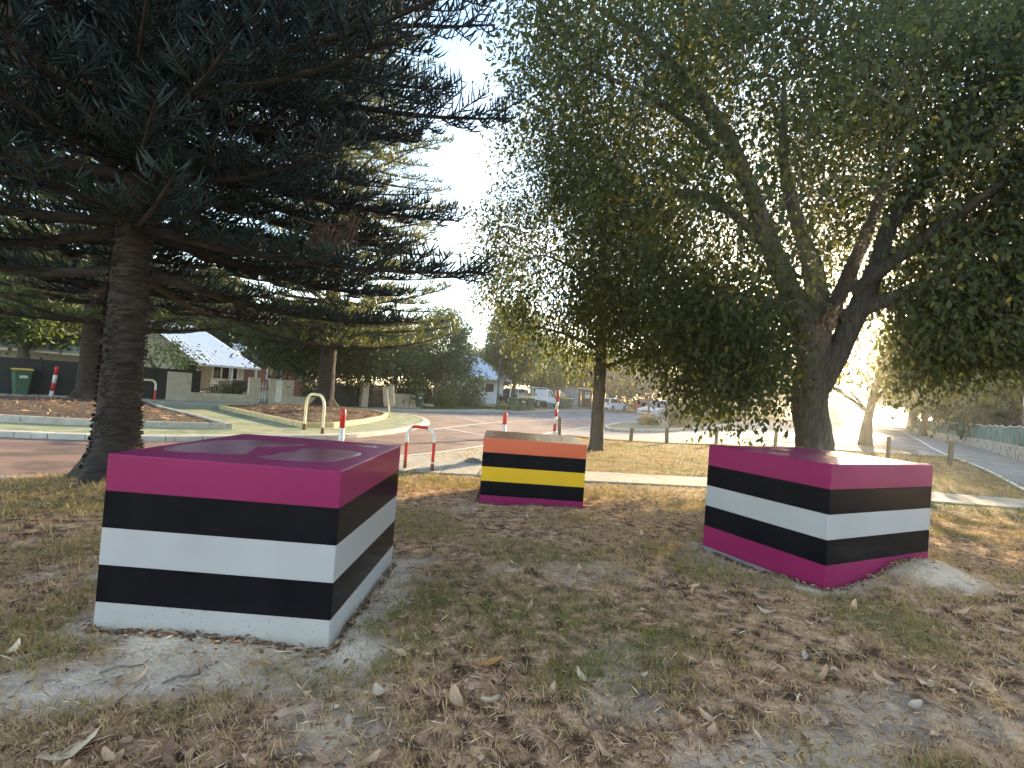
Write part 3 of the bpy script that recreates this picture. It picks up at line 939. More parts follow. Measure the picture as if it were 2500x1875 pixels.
def pine_meshes(name, height, tr, z0, spacing, length, per, lat_gap, let_gap, let_len, let_r, seed, droop=-.26, lift=.26, skip=None, trunk_top=None, flare=.2, tiers_top=None, flat=False, s0=.3):
    """a Norfolk pine: whorls of drooping limbs carrying side shoots set with upright rope-like twigs"""
    rg = np.random.default_rng(seed)
    tq = QB()
    zt = trunk_top or height
    tp = [(0, 0, -.3, tr * 1.06), (0, 0, .3, tr * 1.03)] + [(0, 0, z, tr * (1 - .85 * z / height)) for z in np.linspace(1.0, zt, 8)]
    bark_tube(tq, tp, 30, .05 if height < 20 else .16, .06, seed, 9, flare)
    if height < 20:
        k = 5200      # peeling plates of bark
        zz = rg.uniform(-.1, 8, k); th = rg.uniform(0, 6.28, k)
        rr = tr * (1 - .85 * zz / height) * 1.02 + flare * np.exp(-np.clip(zz, 0, 9) / .2) * .95
        o_ = np.stack([np.cos(th), np.sin(th), np.zeros(k)], 1); tn = np.stack([-np.sin(th), np.cos(th), rg.normal(0, .12, k)], 1)
        V, F = leaf_quads(o_ * rr[:, None] + np.stack([np.zeros(k), np.zeros(k), zz], 1), tn + o_ * rg.uniform(.0, .35, k)[:, None], o_ + np.array([0, 0, 1]) * rg.normal(0, .5, k)[:, None], rg.uniform(.04, .13, k), rg.uniform(.015, .04, k), .1, 0)
        tq.add(V, F, .5)
    bq = QB()
    B_, D_, U_, L_, A_ = [], [], [], [], []
    z = z0; w = 0
    while z < (tiers_top or height * .97):
        f = z / height
        nb = per if rg.random() > .3 else per + 1
        a0 = rg.uniform(0, 6.28)
        coarse = 1.0
        for b in range(nb):
            az = a0 + b * 2 * math.pi / nb + rg.normal(0, .12)
            if skip and skip(z, az): continue
            L = length(z, az) * rg.uniform(.82, 1.08)
            zz = z + rg.normal(0, spacing * .08)
            dr = droop * rg.uniform(.6, 1.3); lf = lift * rg.uniform(.7, 1.25)
            e = np.array([math.cos(az), math.sin(az), 0]); sdv = np.array([-e[1], e[0], 0])
            ts = np.linspace(0, 1, 9)
            sway = rg.normal(0, .09)
            path = e[None] * (ts * L)[:, None] + sdv[None] * (sway * L * ts ** 2)[:, None]
            path[:, 2] = zz + L * (dr * ts + lf * ts ** 2.2)
            r0 = .013 * L + .012
            bq.tube(path, np.interp(ts, [0, 1], [r0, .012]), 6, rg.uniform(.2, .8))

            def shoots(pth, Lp, t0, gap, length_scale, var):
                seg = np.linalg.norm(np.diff(pth, axis=0), axis=1); cum = np.concatenate([[0], np.cumsum(seg)])
                d = np.arange(t0 * Lp, cum[-1], gap)
                if len(d) == 0: return
                d = d + rg.uniform(-.3, .3, len(d)) * gap
                c = np.stack([np.interp(d, cum, pth[:, k]) for k in range(3)], 1)
                tg = norm(np.stack([np.interp(d, cum, np.gradient(pth[:, k])) for k in range(3)], 1))
                sd = norm(np.cross(tg, [0, 0, 1])); up = np.cross(sd, tg)
                for s in (-1, 1):
                    n = len(d)
                    dd = tg * rg.uniform(.25, .6, (n, 1)) + sd * s * rg.uniform(.35, .9, (n, 1)) + up * rg.uniform(-.25, .95, (n, 1))
                    B_.append(c); D_.append(dd); U_.append(norm(up * .8 + tg * .5))
                    tap = np.clip(1.15 - (d / cum[-1]) * .45, .5, 1.1)
                    L_.append(let_len * length_scale * tap * rg.uniform(.7, 1.2, n)); A_.append(np.clip(rg.normal(.42 + var, .2, n), 0, 1))
            vv = rg.normal(0, .1)
            shoots(path, L, s0, let_gap, 1.0, vv)
            # side shoots
            dist = .12 * L + rg.uniform(0, .2); side = 1
            while dist < L * .97:
                t = dist / L
                p = np.array([np.interp(t, ts, path[:, k]) for k in range(3)])
                tg = norm(np.array([np.interp(t, ts, np.gradient(path[:, k])) for k in range(3)]))
                ll = (.12 + .38 * (1 - t) * min(1, t * 3.5)) * L * rg.uniform(.7, 1.2) * .75
                sv = np.cross(tg, [0, 0, 1]) * side
                dv = norm(tg * .62 + sv * .8 + np.array([0, 0, rg.uniform(-.12, .2)]))
                u = np.linspace(0, 1, 5)
                pth = p[None] + dv[None] * (u * ll)[:, None]
                pth[:, 2] += ll * (-.10 * u + .22 * u ** 2) * rg.uniform(.4, 1.4)
                bq.tube(pth, np.interp(u, [0, 1], [.010 + .007 * ll, .007]), 3, rg.uniform(.2, .8))
                shoots(pth, ll, .12, let_gap, .85, vv)
                side = -side; dist += lat_gap * rg.uniform(.7, 1.3)
        z += spacing * rg.uniform(.85, 1.15); w += 1
    B_ = np.concatenate(B_); D_ = np.concatenate(D_); U_ = np.concatenate(U_); L_ = np.concatenate(L_); A_ = np.concatenate(A_)
    if flat:
        V, F = leaf_quads(B_, norm(D_) + U_ * .3, rg.normal(0, 1, B_.shape), L_ * 1.05, np.full(len(B_), let_r * 2.6), .12, -.1)
        fol = fast_mesh(name + '_foliage', V, F, {'rnd': ('FACE', A_)})
    else:
        V, F = spikes(B_, D_, U_, L_, np.full(len(B_), let_r), 3, .35, 3)
        fol = fast_mesh(name + '_foliage', V, F, {'rnd': ('FACE', np.repeat(A_, 6))})
    return tq.mesh(name + '_trunk', True), bq.mesh(name + '_limbs'), fol


def pine_thing(meshes, loc, rz, label, leafm, sc=1.0, group='Norfolk pines'):
    t = thing('norfolk_pine', loc, label, 'pine tree', rz, group)
    t.scale = (sc, sc, sc)
    link('trunk', meshes[0], M['bark_pine'], t)
    link('branches', meshes[1], M['limb_pine'], t)
    link('foliage', meshes[2], leafm, t)
    return t


NP = (-5.12, 6.62)


def near_len(z, az):
    a = (az + .4 + math.pi) % (2 * math.pi) - math.pi      # world azimuth, 0 = right
    if -2.3 < a < -.45:
        return 3.0 if z > 4 else 2.4                       # limbs on the open side towards the path are short
    if -.45 <= a < .75:
        b = min(abs(z - c) for c in (3.35, 4.45, 5.35, 6.45))
        return 5.2 if b < .25 else 3.9
    return 4.75 if z < 3.2 else 5.1



def near_skip(z, az):
    # keep the lowest limbs clear of the view to the street (dead limbs there have been lopped)
    a = (az + math.pi) % (2 * math.pi) - math.pi
    if z < 3.3 and -2.9 < a < .15: return True
    return False


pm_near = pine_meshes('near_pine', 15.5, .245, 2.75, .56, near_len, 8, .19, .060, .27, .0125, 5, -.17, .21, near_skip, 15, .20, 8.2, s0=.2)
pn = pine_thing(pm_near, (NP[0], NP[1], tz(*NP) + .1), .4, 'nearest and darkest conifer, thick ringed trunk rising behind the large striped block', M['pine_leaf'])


def dead_fronds(parent, off, lines, seed, n=260, length=.5):
    rg = np.random.default_rng(seed)
    qb = QB()
    for pl in lines:
        P = spline([(p[0] - off[0], p[1] - off[1], p[2] - off[2], .02) for p in pl], .05)[:, :3]
        qb.tube(P, .018, 5, .3)
        nc = 7
        cc = rg.uniform(0, 1, nc); cl = rg.uniform(.35, 1.25, nc); cd = rg.normal(0, .45, (nc, 2)); ci = rg.integers(0, nc, n)
        idx = np.clip((cc[ci] + rg.normal(0, .05, n)) * len(P), 0, len(P) - 1).astype(int)
        b = P[idx] + rg.normal(0, .05, (n, 3)) - np.stack([np.zeros(n), np.zeros(n), np.abs(rg.normal(0, .1, n))], 1)
        d = np.stack([cd[ci, 0] + rg.normal(0, .3, n), cd[ci, 1] + rg.normal(0, .3, n), -np.ones(n)], 1)
        V, F = spikes(b, d, np.tile(np.array([[0.02, 0.0, -1.0]]), (n, 1)), length * cl[ci] * rg.uniform(.3, 1.2, n), np.full(n, .009), 3, .3, 4)
        qb.add(V, F, np.repeat(rg.uniform(0, 1, n), 9))
    o = link('dead_fronds', qb.mesh('dead_fronds'), M['dead_leaf'], parent)
    o['label'] = 'brown dead fronds hanging from the limbs'
    return o


_po = (NP[0], NP[1], tz(*NP) + .1)


def rot_pts(lines, rz, o):
    out = []
    for pl in lines:
        q = []
        for p in pl:
            dx, dy = p[0] - o[0], p[1] - o[1]
            c, s = math.cos(-rz), math.sin(-rz)
            q.append((o[0] + dx * c - dy * s, o[1] + dx * s + dy * c, p[2]))
        out.append(q)
    return out


dead_fronds(pn, _po, rot_pts([[(-6.2, 5.5, 5.9), (-5.85, 5.5, 5.55), (-5.58, 5.5, 5.0)], [(-5.6, 5.5, 5.05), (-5.2, 5.6, 4.85), (-4.83, 5.8, 4.85)],
                              [(-3.45, 7.5, 4.05), (-2.95, 7.5, 3.95), (-2.48, 7.5, 4.1)]], .4, _po), 3, 240, .42)

far_len = lambda z, az=0: max(.8, 6.6 - max(0, z - 7) * .2)
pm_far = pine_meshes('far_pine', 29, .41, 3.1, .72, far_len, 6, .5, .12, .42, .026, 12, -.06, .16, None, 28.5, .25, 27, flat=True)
p3 = pine_thing(pm_far, (-9.2, 25.0, .30), 1.0, 'conifer on the right-hand mulch bed of the island, sunlit brown trunk', M['pine_leaf_sunlit'])
p2 = copy_tree(p3, None, (-15.2, 18.2, .26), 2.7, .93, 'conifer on the left-hand mulch bed, its trunk half hidden behind the nearest conifer')


class Crown:
    def __init__(s, seed):
        s.rg = np.random.default_rng(seed); s.C = []; s.O = []

    def clumps(s, pts, outward):
        s.C.append(np.asarray(pts)); s.O.append(np.asarray(outward))

    def leaves(s, per, spread, L, W, droop=.75, tint=0.0, yellow=.06):
        rg = s.rg
        C = np.concatenate(s.C); O = norm(np.concatenate(s.O))
        n = len(C) * per
        ci = np.repeat(np.arange(len(C)), per)
        P = C[ci] + rg.normal(0, 1, (n, 3)) * spread
        D = O[ci] * .45 + rg.normal(0, .55, (n, 3)); D[:, 2] -= droop
        N = O[ci] * .5 + rg.normal(0, .6, (n, 3)); N[:, 2] += .4
        ll = rg.uniform(L * .7, L * 1.25, n); ww = ll * rg.uniform(W * .8, W * 1.2, n)
        V, F = leaf_quads(P, D, N, ll, ww, .18, .12)
        cl = rg.normal(0, .14, len(C))[ci]
        a = np.clip(rg.beta(2.2, 2.6, n) * .85 + cl + tint, 0, .93)
        y = rg.random(n) < yellow
        a[y] = rg.uniform(.93, 1, y.sum())
        return V, F, a


def shell_points(rg, n, c, r, zmin, inner=.55, noise=None, flat=.8):
    """clump centres in an uneven dome"""
    u = norm(rg.normal(0, 1, (n, 3)))
    rad = inner + (1.04 - inner) * rg.random(n) ** .55
    lob = .86 + .28 * vnoise(u[:, 0] * 2.6 + 7, u[:, 1] * 2.6 + u[:, 2] * 3.1, 3)
    rad = rad * lob
    x = c[0] + r[0] * u[:, 0] * rad; y = c[1] + r[1] * u[:, 1] * rad
    zm = zmin(x, y) if callable(zmin) else np.full(n, zmin)
    up = u[:, 2] > 0
    z = np.where(up, c[2] + r[2] * u[:, 2] * rad, c[2] - (c[2] - zm) * np.abs(u[:, 2]) ** flat * np.clip(rad, 0, 1))
    return np.stack([x, y, z], 1), u


def big_tree():
    base = (8.05, 13.2)
    bz = tz(*base)
    o = np.array([base[0], base[1], bz])
    t = thing('shade_tree', tuple(o), 'huge spreading broadleaf tree with thick leaning trunk behind the right block', 'tree', group='broadleaf trees on the verge')
    limbs = [[(8.1, 13.2, bz - .3, .47), (8.02, 13.2, .9, .44), (7.84, 13.2, 1.7, .42), (7.80, 13.18, 2.4, .42), (7.85, 13.12, 3.1, .36), (7.9, 13.1, 3.8, .26)],
             [(7.88, 13.15, 2.3, .33), (7.55, 13.0, 3.5, .30), (7.05, 12.9, 4.6, .27), (6.4, 12.75, 5.7, .25), (5.75, 12.5, 6.8, .21), (4.6, 12.1, 8.5, .16), (2.9, 12, 10.2, .09), (1.2, 12, 11.2, .04)],
             [(7.95, 13.1, 2.4, .32), (8.4, 13.0, 3.5, .28), (8.95, 13, 4.9, .24), (9.3, 13, 5.9, .21), (9.6, 13, 6.9, .18), (11, 12.6, 8.7, .12), (12.5, 12.4, 10.3, .05)],
             [(7.95, 13.1, 3.7, .25), (7.75, 13.5, 5.8, .21), (7.2, 14, 8.4, .14), (7, 14, 11, .05)],
             [(6.6, 12.8, 5.6, .15), (5.0, 12.4, 6.6, .12), (3.7, 12.0, 6.75, .09), (2.2, 11.9, 5.9, .05), (1.3, 11.8, 5.6, .03)],
             [(8.3, 13, 4.2, .2), (10.6, 12.2, 5.3, .15), (13.5, 11, 6.0, .07), (15, 10.6, 6.2, .03)],
             [(8, 13, 4.0, .2), (7.7, 11.4, 5.6, .14), (7.3, 10.0, 6.8, .06), (7.1, 9.3, 7.4, .03)],
             [(8.6, 13, 4.9, .17), (10.0, 11.4, 6.6, .11), (11, 10.2, 7.6, .04)],
             [(5.2, 12.3, 7.5, .12), (3.2, 11.3, 8.3, .08), (1.2, 10.8, 8.8, .04)],
             [(7.6, 13.0, 3.4, .14), (6.6, 12, 4.2, .10), (5.5, 11.2, 4.0, .06), (4.9, 10.9, 3.0, .03)],
             [(8.2, 13.4, 4.4, .18), (9.5, 16, 6.5, .12), (10.5, 18, 7.5, .05)]]
    tq = QB()
    bark_tube(tq, [(p[0] - o[0], p[1] - o[1], p[2] - o[2], p[3]) for p in limbs[0]], 30, .07, .035, 3, 5, .16)
    link('trunk', tq.mesh('trunk', True), M['bark'], t)
    bq = QB()
    LP = []
    for k, lb in enumerate(limbs[1:]):
        bark_tube(bq, [(p[0] - o[0], p[1] - o[1], p[2] - o[2], p[3]) for p in lb], 10, .14, .06, k, 4)
        LP.append(spline(lb, .25)[:, :3])
    LP = np.concatenate(LP)
    cr = Crown(41); rg = cr.rg

    def zmin(x, y):
        return 2.35 + 1.4 * ss(4.0, .5, x) * 1.0 - 1.05 * gauss(x, y, 5.2, 11.0, 1.1, 1.4) + .5 * ss(9, 12, x) - .35 * ss(12.5, 15, x)
    P, U = shell_points(rg, 15000, (8.0, 13.0, 6.9), (9.6, 7.4, 7.2), zmin, .5)
    P2, U2 = shell_points(rg, 3300, (11.5, 12.5, 8.6), (4.6, 4.5, 4.2), 4.5, .2)
    P3, U3 = shell_points(rg, 500, (12.5, 13.0, 5.0), (3.2, 3.0, 2.2), 3.2, .2)
    P = np.concatenate([P, P2, P3]); U = np.concatenate([U, U2, U3])
    # open gaps: clumps are patchy, and the trunk stands clear
    g = vnoise(P[:, 0] * .75, P[:, 2] * .75 + P[:, 1] * .4, 17)
    g2 = vnoise(P[:, 0] * .42 + 3, P[:, 2] * .5 + P[:, 1] * .2, 77)
    low = ss(8.5, 6.0, P[:, 2])
    keep = (g > .17 + .1 * low) & (P[:, 2] < 13.2) & (g2 > .10 + .24 * low * (P[:, 1] > 11) * ss(10, 8.5, P[:, 0]))
    fd = np.hypot(P[:, 0] - 7.6, (P[:, 2] - 5.0) * .8)
    keep &= ~((fd < 2.9) & (P[:, 1] < 15) & (rg.random(len(P)) < .78))
    keep &= ~((P[:, 2] < 3.9) & (np.abs(P[:, 0] / P[:, 1] - .607) < .062) & (P[:, 1] < 16))
    keep &= ~((P[:, 2] < 5.6) & (P[:, 0] / P[:, 1] > .635) & (P[:, 0] / P[:, 1] < .745) & (rg.random(len(P)) < .93))
    xy = P[:, 0] / P[:, 1]
    keep &= ~((xy < .10) & (P[:, 2] < 6.6)) & ~((xy < .03) & (P[:, 2] < 8.6)) & (xy > -.06)
    keep &= (P[:, 1] > 6.4) & (P[:, 2] < 2.3 + .84 * P[:, 1])
    keep &= ~((P[:, 0] < 4.6) & (P[:, 2] < 7.5) & (rg.random(len(P)) < .62))
    P, U = P[keep], U[keep]
    for c_, r_, n_ in (((4.7, 11.2, 2.7), (1.35, 1.4, 1.45), 190), ((5.2, 12.0, 3.9), (1.4, 1.5, 1.3), 90), ((3.6, 11.6, 3.4), (1.3, 1.4, 1.0), 60)):
        Pk, Uk = shell_points(rg, n_, c_, r_, c_[2] - r_[2], .2)
        P = np.concatenate([P, Pk]); U = np.concatenate([U, Uk])
    cr.clumps(P - o, U)
    V, F, a = cr.leaves(24, (.29, .29, .33), .136, .51, .8, yellow=.02)
    fq = QB(); fq.add(V, F, a)
    link('crown', fq.mesh('crown'), M['leaf'], t)
    # twigs into every clump and boughs to some of them
    for i in range(len(P)):
        if rg.random() < .7: continue
        e = P[i] - U[i] * rg.uniform(.5, 1.1) + rg.normal(0, .18, 3)
        mid = (P[i] + e) / 2 + rg.normal(0, .06, 3)
        bq.tube(np.array([e, mid, P[i]]) - o, np.array([.014, .010, .005]), 3, .5)
    for i in rg.choice(len(P), 230, replace=False):
        if P[i][1] < 8.8 or np.linalg.norm(LP - P[i], axis=1).min() > 2.4: continue
        d = np.linalg.norm(LP - P[i], axis=1) + rg.uniform(0, .6, len(LP))
        s = LP[d.argmin()]
        m1 = s + (P[i] - s) * .4 + rg.normal(0, .22, 3); m2 = s + (P[i] - s) * .75 + rg.normal(0, .18, 3)
        L = np.linalg.norm(P[i] - s)
        bq.tube(spline([(*s, 0), (*m1, 0), (*m2, 0), (*P[i], 0)], .5)[:, :3] - o, .014 + .010 * L * np.linspace(1, .1, len(spline([(*s, 0), (*m1, 0), (*m2, 0), (*P[i], 0)], .5))), 5, .5)
    link('limbs', bq.mesh('limbs'), M['bark'], t, kind='stuff')
    return t


def mid_tree():
    base = (2.9, 16.6); bz = tz(*base); o = np.array([base[0], base[1], bz])
    t = thing('verge_tree', tuple(o), 'slimmer broadleaf tree with straight dark trunk behind the orange-topped block', 'tree', group='broadleaf trees on the verge')
    tq = QB()
    bark_tube(tq, [(0, 0, -.3, .24), (0, 0, .6, .215), (-.02, 0, 2.5, .20), (-.1, .05, 4.5, .17), (-.2, .05, 6.5, .12), (-.25, .1, 9, .05)], 18, .08, .07, 8, 6, .07)
    link('trunk', tq.mesh('trunk', True), M['bark'], t)
    cr = Crown(52); rg = cr.rg
    bq = QB()
    LP = []
    for k in range(9):
        z0 = 2.7 + k * .6; a = k * 2.4 + .5
        L = rg.uniform(2.4, 4.2)
        pl = [(0, 0, z0, .07), (math.cos(a) * L * .4, math.sin(a) * L * .4, z0 + .5, .05), (math.cos(a) * L * .8, math.sin(a) * L * .8, z0 + .7, .03), (math.cos(a) * L, math.sin(a) * L, z0 + .5, .012)]
        bark_tube(bq, pl, 7, .16, .05, k, 4); LP.append(spline(pl, .3)[:, :3])
    LP = np.concatenate(LP)
    P, U = shell_points(rg, 1500, (-.8, -.2, 5.9), (3.7, 3.4, 3.6), lambda x, y: 2.7 + .5 * ss(-1.5, -4, x) - .25 * ss(-.5, 1.5, x), .35)
    g = vnoise(P[:, 0] * .9, P[:, 2] * .9 + P[:, 1] * .5, 27)
    keep = (g > .30) & ~((P[:, 2] < 3.3) & (np.abs(P[:, 0]) < .5) & (P[:, 1] < .5))
    P, U = P[keep], U[keep]
    cr.clumps(P, U)
    V, F, a = cr.leaves(22, (.28, .28, .32), .145, .46, .85, .03, yellow=.05)
    fq = QB(); fq.add(V, F, a)
    link('crown', fq.mesh('crown'), M['leaf'], t)
    for i in range(0, len(P), 3):
        e = P[i] - U[i] * rg.uniform(.4, .9)
        bq.tube(np.array([e, (P[i] + e) / 2 + rg.normal(0, .05, 3), P[i]]), np.array([.012, .009, .004]), 3, .5)
    for i in rg.choice(len(P), 60, replace=False):
        s = LP[(np.linalg.norm(LP - P[i], axis=1)).argmin()]
        bq.tube(np.array([s, s + (P[i] - s) * .5 + rg.normal(0, .15, 3), P[i]]), np.array([.025, .018, .006]), 4, .5)
    link('limbs', bq.mesh('limbs'), M['bark'], t, kind='stuff')
    return t


big_tree()
mid_tree()


def tree_meshes(name, h, r, rz, tr, zc, n, per, L, W, seed, fork=True, zmin=None):
    tq = QB(); rg = np.random.default_rng(seed)
    bark_tube(tq, [(0, 0, -.3, tr * 1.1), (0, 0, .3, tr), (rg.normal(0, .1), rg.normal(0, .1), zc * .5, tr * .8), (rg.normal(0, .2), rg.normal(0, .2), zc, tr * .5)], 12, .2, .08, seed, 4, tr * .4)
    for k in range(6):
        a = k * 1.05 + rg.uniform(0, .6); z0 = zc * rg.uniform(.35, .7); LL = r * rg.uniform(.5, .8)
        bark_tube(tq, [(0, 0, z0, tr * .45), (math.cos(a) * LL * .4, math.sin(a) * LL * .4, z0 + LL * .45, tr * .3), (math.cos(a) * LL, math.sin(a) * LL, z0 + LL * rg.uniform(.5, .95), tr * .1)], 6, .3, .05, k, 3)
    cr = Crown(seed); rg = cr.rg
    P, U = shell_points(rg, n, (0, 0, zc), (r, r, rz), zc - rz * .8 if zmin is None else zmin, .45)
    g = vnoise(P[:, 0] * 1.6 / r * 2, P[:, 2] * 1.6 / r * 2 + P[:, 1], seed)
    P, U = P[g > .22], U[g > .22]
    cr.clumps(P, U)
    V, F, a = cr.leaves(per, (.055 * r + .12,) * 3, L, W, .45, yellow=.0)
    fq = QB(); fq.add(V, F, a)
    return tq.mesh(name + '_trunk', True), fq.mesh(name + '_crown')


TM = {'round': tree_meshes('round', 7, 3.4, 2.7, .19, 4.2, 900, 18, .26, .5, 61),
      'tall': tree_meshes('tall', 11, 3.6, 4.2, .25, 6.6, 1100, 18, .30, .5, 62),
      'wide': tree_meshes('wide', 6, 4.8, 2.3, .33, 3.9, 1500, 18, .24, .45, 63),
      'small': tree_meshes('small', 4, 1.9, 1.0, .07, 2.35, 120, 14, .16, .55, 64),
      'shrub': tree_meshes('shrub', 1.2, .75, .55, .03, .6, 180, 14, .12, .4, 65, zmin=.05)}


def tree(kind, loc, sc, rz, leafm, label, name='street_tree', cat='tree', group=None, bark='bark'):
    t = thing(name, (loc[0], loc[1], tz(loc[0], loc[1]) + (loc[2] if len(loc) > 2 else 0)), label, cat, rz, group)
    t.scale = sc if hasattr(sc, '__len__') else (sc, sc, sc)
    for nm, me, mt in (('trunk', TM[kind][0], M[bark]), ('crown', TM[kind][1], M[leafm])):
        o = link(nm, me, mt, t)
        o.material_slots[0].link = 'OBJECT'; o.material_slots[0].material = mt
    return t


tree('tall', (-27.5, 28.5), (1.15, 1.15, .78), .3, 'leaf_b', 'bushy green tree behind the black fence at far left')
tree('tall', (-35, 27), (1.2, 1.2, .9), 2.3, 'leaf_dark', 'dark tree at the left edge of the picture behind the black fence')
tree('small', (-18.9, 26.8), (1.15, 1.15, .95), 1.1, 'leaf_light', 'small light green tree leaning over the cream wall in front of the house roof')
tree('tall', (-29.5, 48), (1.25, 1.25, 1.02), .9, 'leaf_dark', 'tall dark green tree directly behind the pale house roof')
tree('round', (-22.5, 51), (1.2, 1.2, 1.25), 2.2, 'leaf_b', 'green tree behind the right end of the pale house roof')
tree('wide', (-11.4, 31.7), (1.02, 1.02, .98), .4, 'leaf_dark', 'wide dense tree with pale forked trunk beside the cream wall', bark='bark_pale')
tree('round', (-5.9, 39.2), (.78, .78, 1.08), 1.9, 'leaf_b', 'rounded green tree with twisted pale trunk behind the single green bin', bark='bark_pale')
tree('tall', (.2, 44.2), (.72, .72, .86), .7, 'leaf_b', 'green street tree beside the green lamp post')
tree('round', (3.5, 60), (1.3, 1.3, 1.15), .2, 'leaf_light', 'light green tree behind the white utility truck')
tree('round', (13.5, 64), (1.25, 1.25, 1.1), 2.6, 'leaf_grey', 'grey-green bushy tree behind the white hatchback')
tree('wide', (7.5, 73), (1.3, 1.3, 1.1), 1.0, 'leaf_b', 'broad green tree behind the carport roof')
tree('wide', (15.5, 76), (1.3, 1.3, 1.2), 1.7, 'leaf_light', 'broad sunlit tree beyond the red car')
tree('round', (22.5, 72), (1.4, 1.4, 1.3), 3.0, 'leaf_b', 'green tree at the far end of the main street')
tree('tall', (-13.5, 58), (1.0, 1.0, .78), 1.4, 'leaf_b', 'tree behind the far blue-grey roof, left of it')
tree('tall', (-1.5, 72), (1.2, 1.2, .72), 2.5, 'leaf_b', 'hazy tree on the skyline between the far house and the truck')
tree('wide', (30, 66), (1.3, 1.3, 1.4), .6, 'leaf_dark', 'dark tree closing the view along the side street')
_vt = tree('small', (18.1, 25.6), (1.75, 1.75, 2.0), 2.0, 'leaf', 'airy tree on the gravel verge right of the big leaning trunk')
for ch in _vt.children:
    if ch.name.startswith('trunk'): ch.scale = (1.9, 1.9, 1.0)
tree('tall', (41, 50), (1.2, 1.2, 1.0), 1.2, 'leaf_light', 'sunlit yellow-green tree beyond the green mesh fence')
tree('tall', (54, 64), (1.5, 1.5, 1.2), .1, 'leaf_b', 'tall tree far along the right footpath')
tree('wide', (38, 84), (1.5, 1.5, 1.7), 2.2, 'leaf_b', 'wide tree where the side street meets the skyline')
tree('tall', (54, 92), (1.6, 1.6, 1.3), 4.2, 'leaf_dark', 'dark tree at the far end of the limestone wall')
tree('wide', (36, 33), (1.0, 1.0, 1.5), 5.2, 'leaf_dark', 'dark tree overhanging the mesh fence at the right edge')
tree('wide', (30.5, 27.0), (.75, .75, 1.1), 4.0, 'leaf_dark', 'dark leafy tree beside the tall bare steel post')
tree('wide', (48, 55), (1.3, 1.3, 1.6), 3.2, 'leaf_b', 'leafy tree overhanging the far part of the mesh fence')
tree('wide', (66, 82), (1.6, 1.6, 1.7), 1.2, 'leaf_dark', 'dense tree beyond the end of the right footpath')
for k, (x, y, s, kd, lm, lb) in enumerate([(-62, 60, 1.5, 'tall', 'leaf_dark', 'skyline tree at far left behind the gardens'), (-48, 72, 1.5, 'tall', 'leaf_b', 'skyline tree second from the left behind the gardens'),
                                       (-38, 80, 1.4, 'round', 'leaf_b', 'skyline tree left of the dark tree behind the pale roof'), (-24, 84, 1.5, 'wide', 'leaf_b', 'skyline tree right of the dark tree behind the pale roof'),
                                       (-8, 92, 1.4, 'wide', 'leaf_grey', 'grey-green skyline tree beyond the blue-grey roof'), (20, 104, 1.7, 'wide', 'leaf_grey', 'grey-green skyline tree beyond the red car'),
                                       (76, 96, 1.7, 'tall', 'leaf_dark', 'dark skyline tree at far right')]):
    tree(kd, (x, y), s, k * 1.3, lm, lb, name='skyline_tree', group='trees along the skyline')
# conifers behind the mesh fence
for (x, y, s, lb) in [(41.5, 44, .5, 'dark conifer behind the green mesh fence, leftmost of three'), (44.5, 42, .55, 'dark conifer behind the green mesh fence, middle of three'), (33.5, 30.5, .45, 'dark conifer at the right edge behind the mesh fence post')]:
    c = copy_tree(p3, None, (x, y, tz(x, y)), x, s, lb)
    c['group'] = 'conifers behind the mesh fence'
    for ch in c.children:
        if ch.name.startswith('foliage'):
            ch.material_slots[0].link = 'OBJECT'; ch.material_slots[0].material = M['pine_leaf']
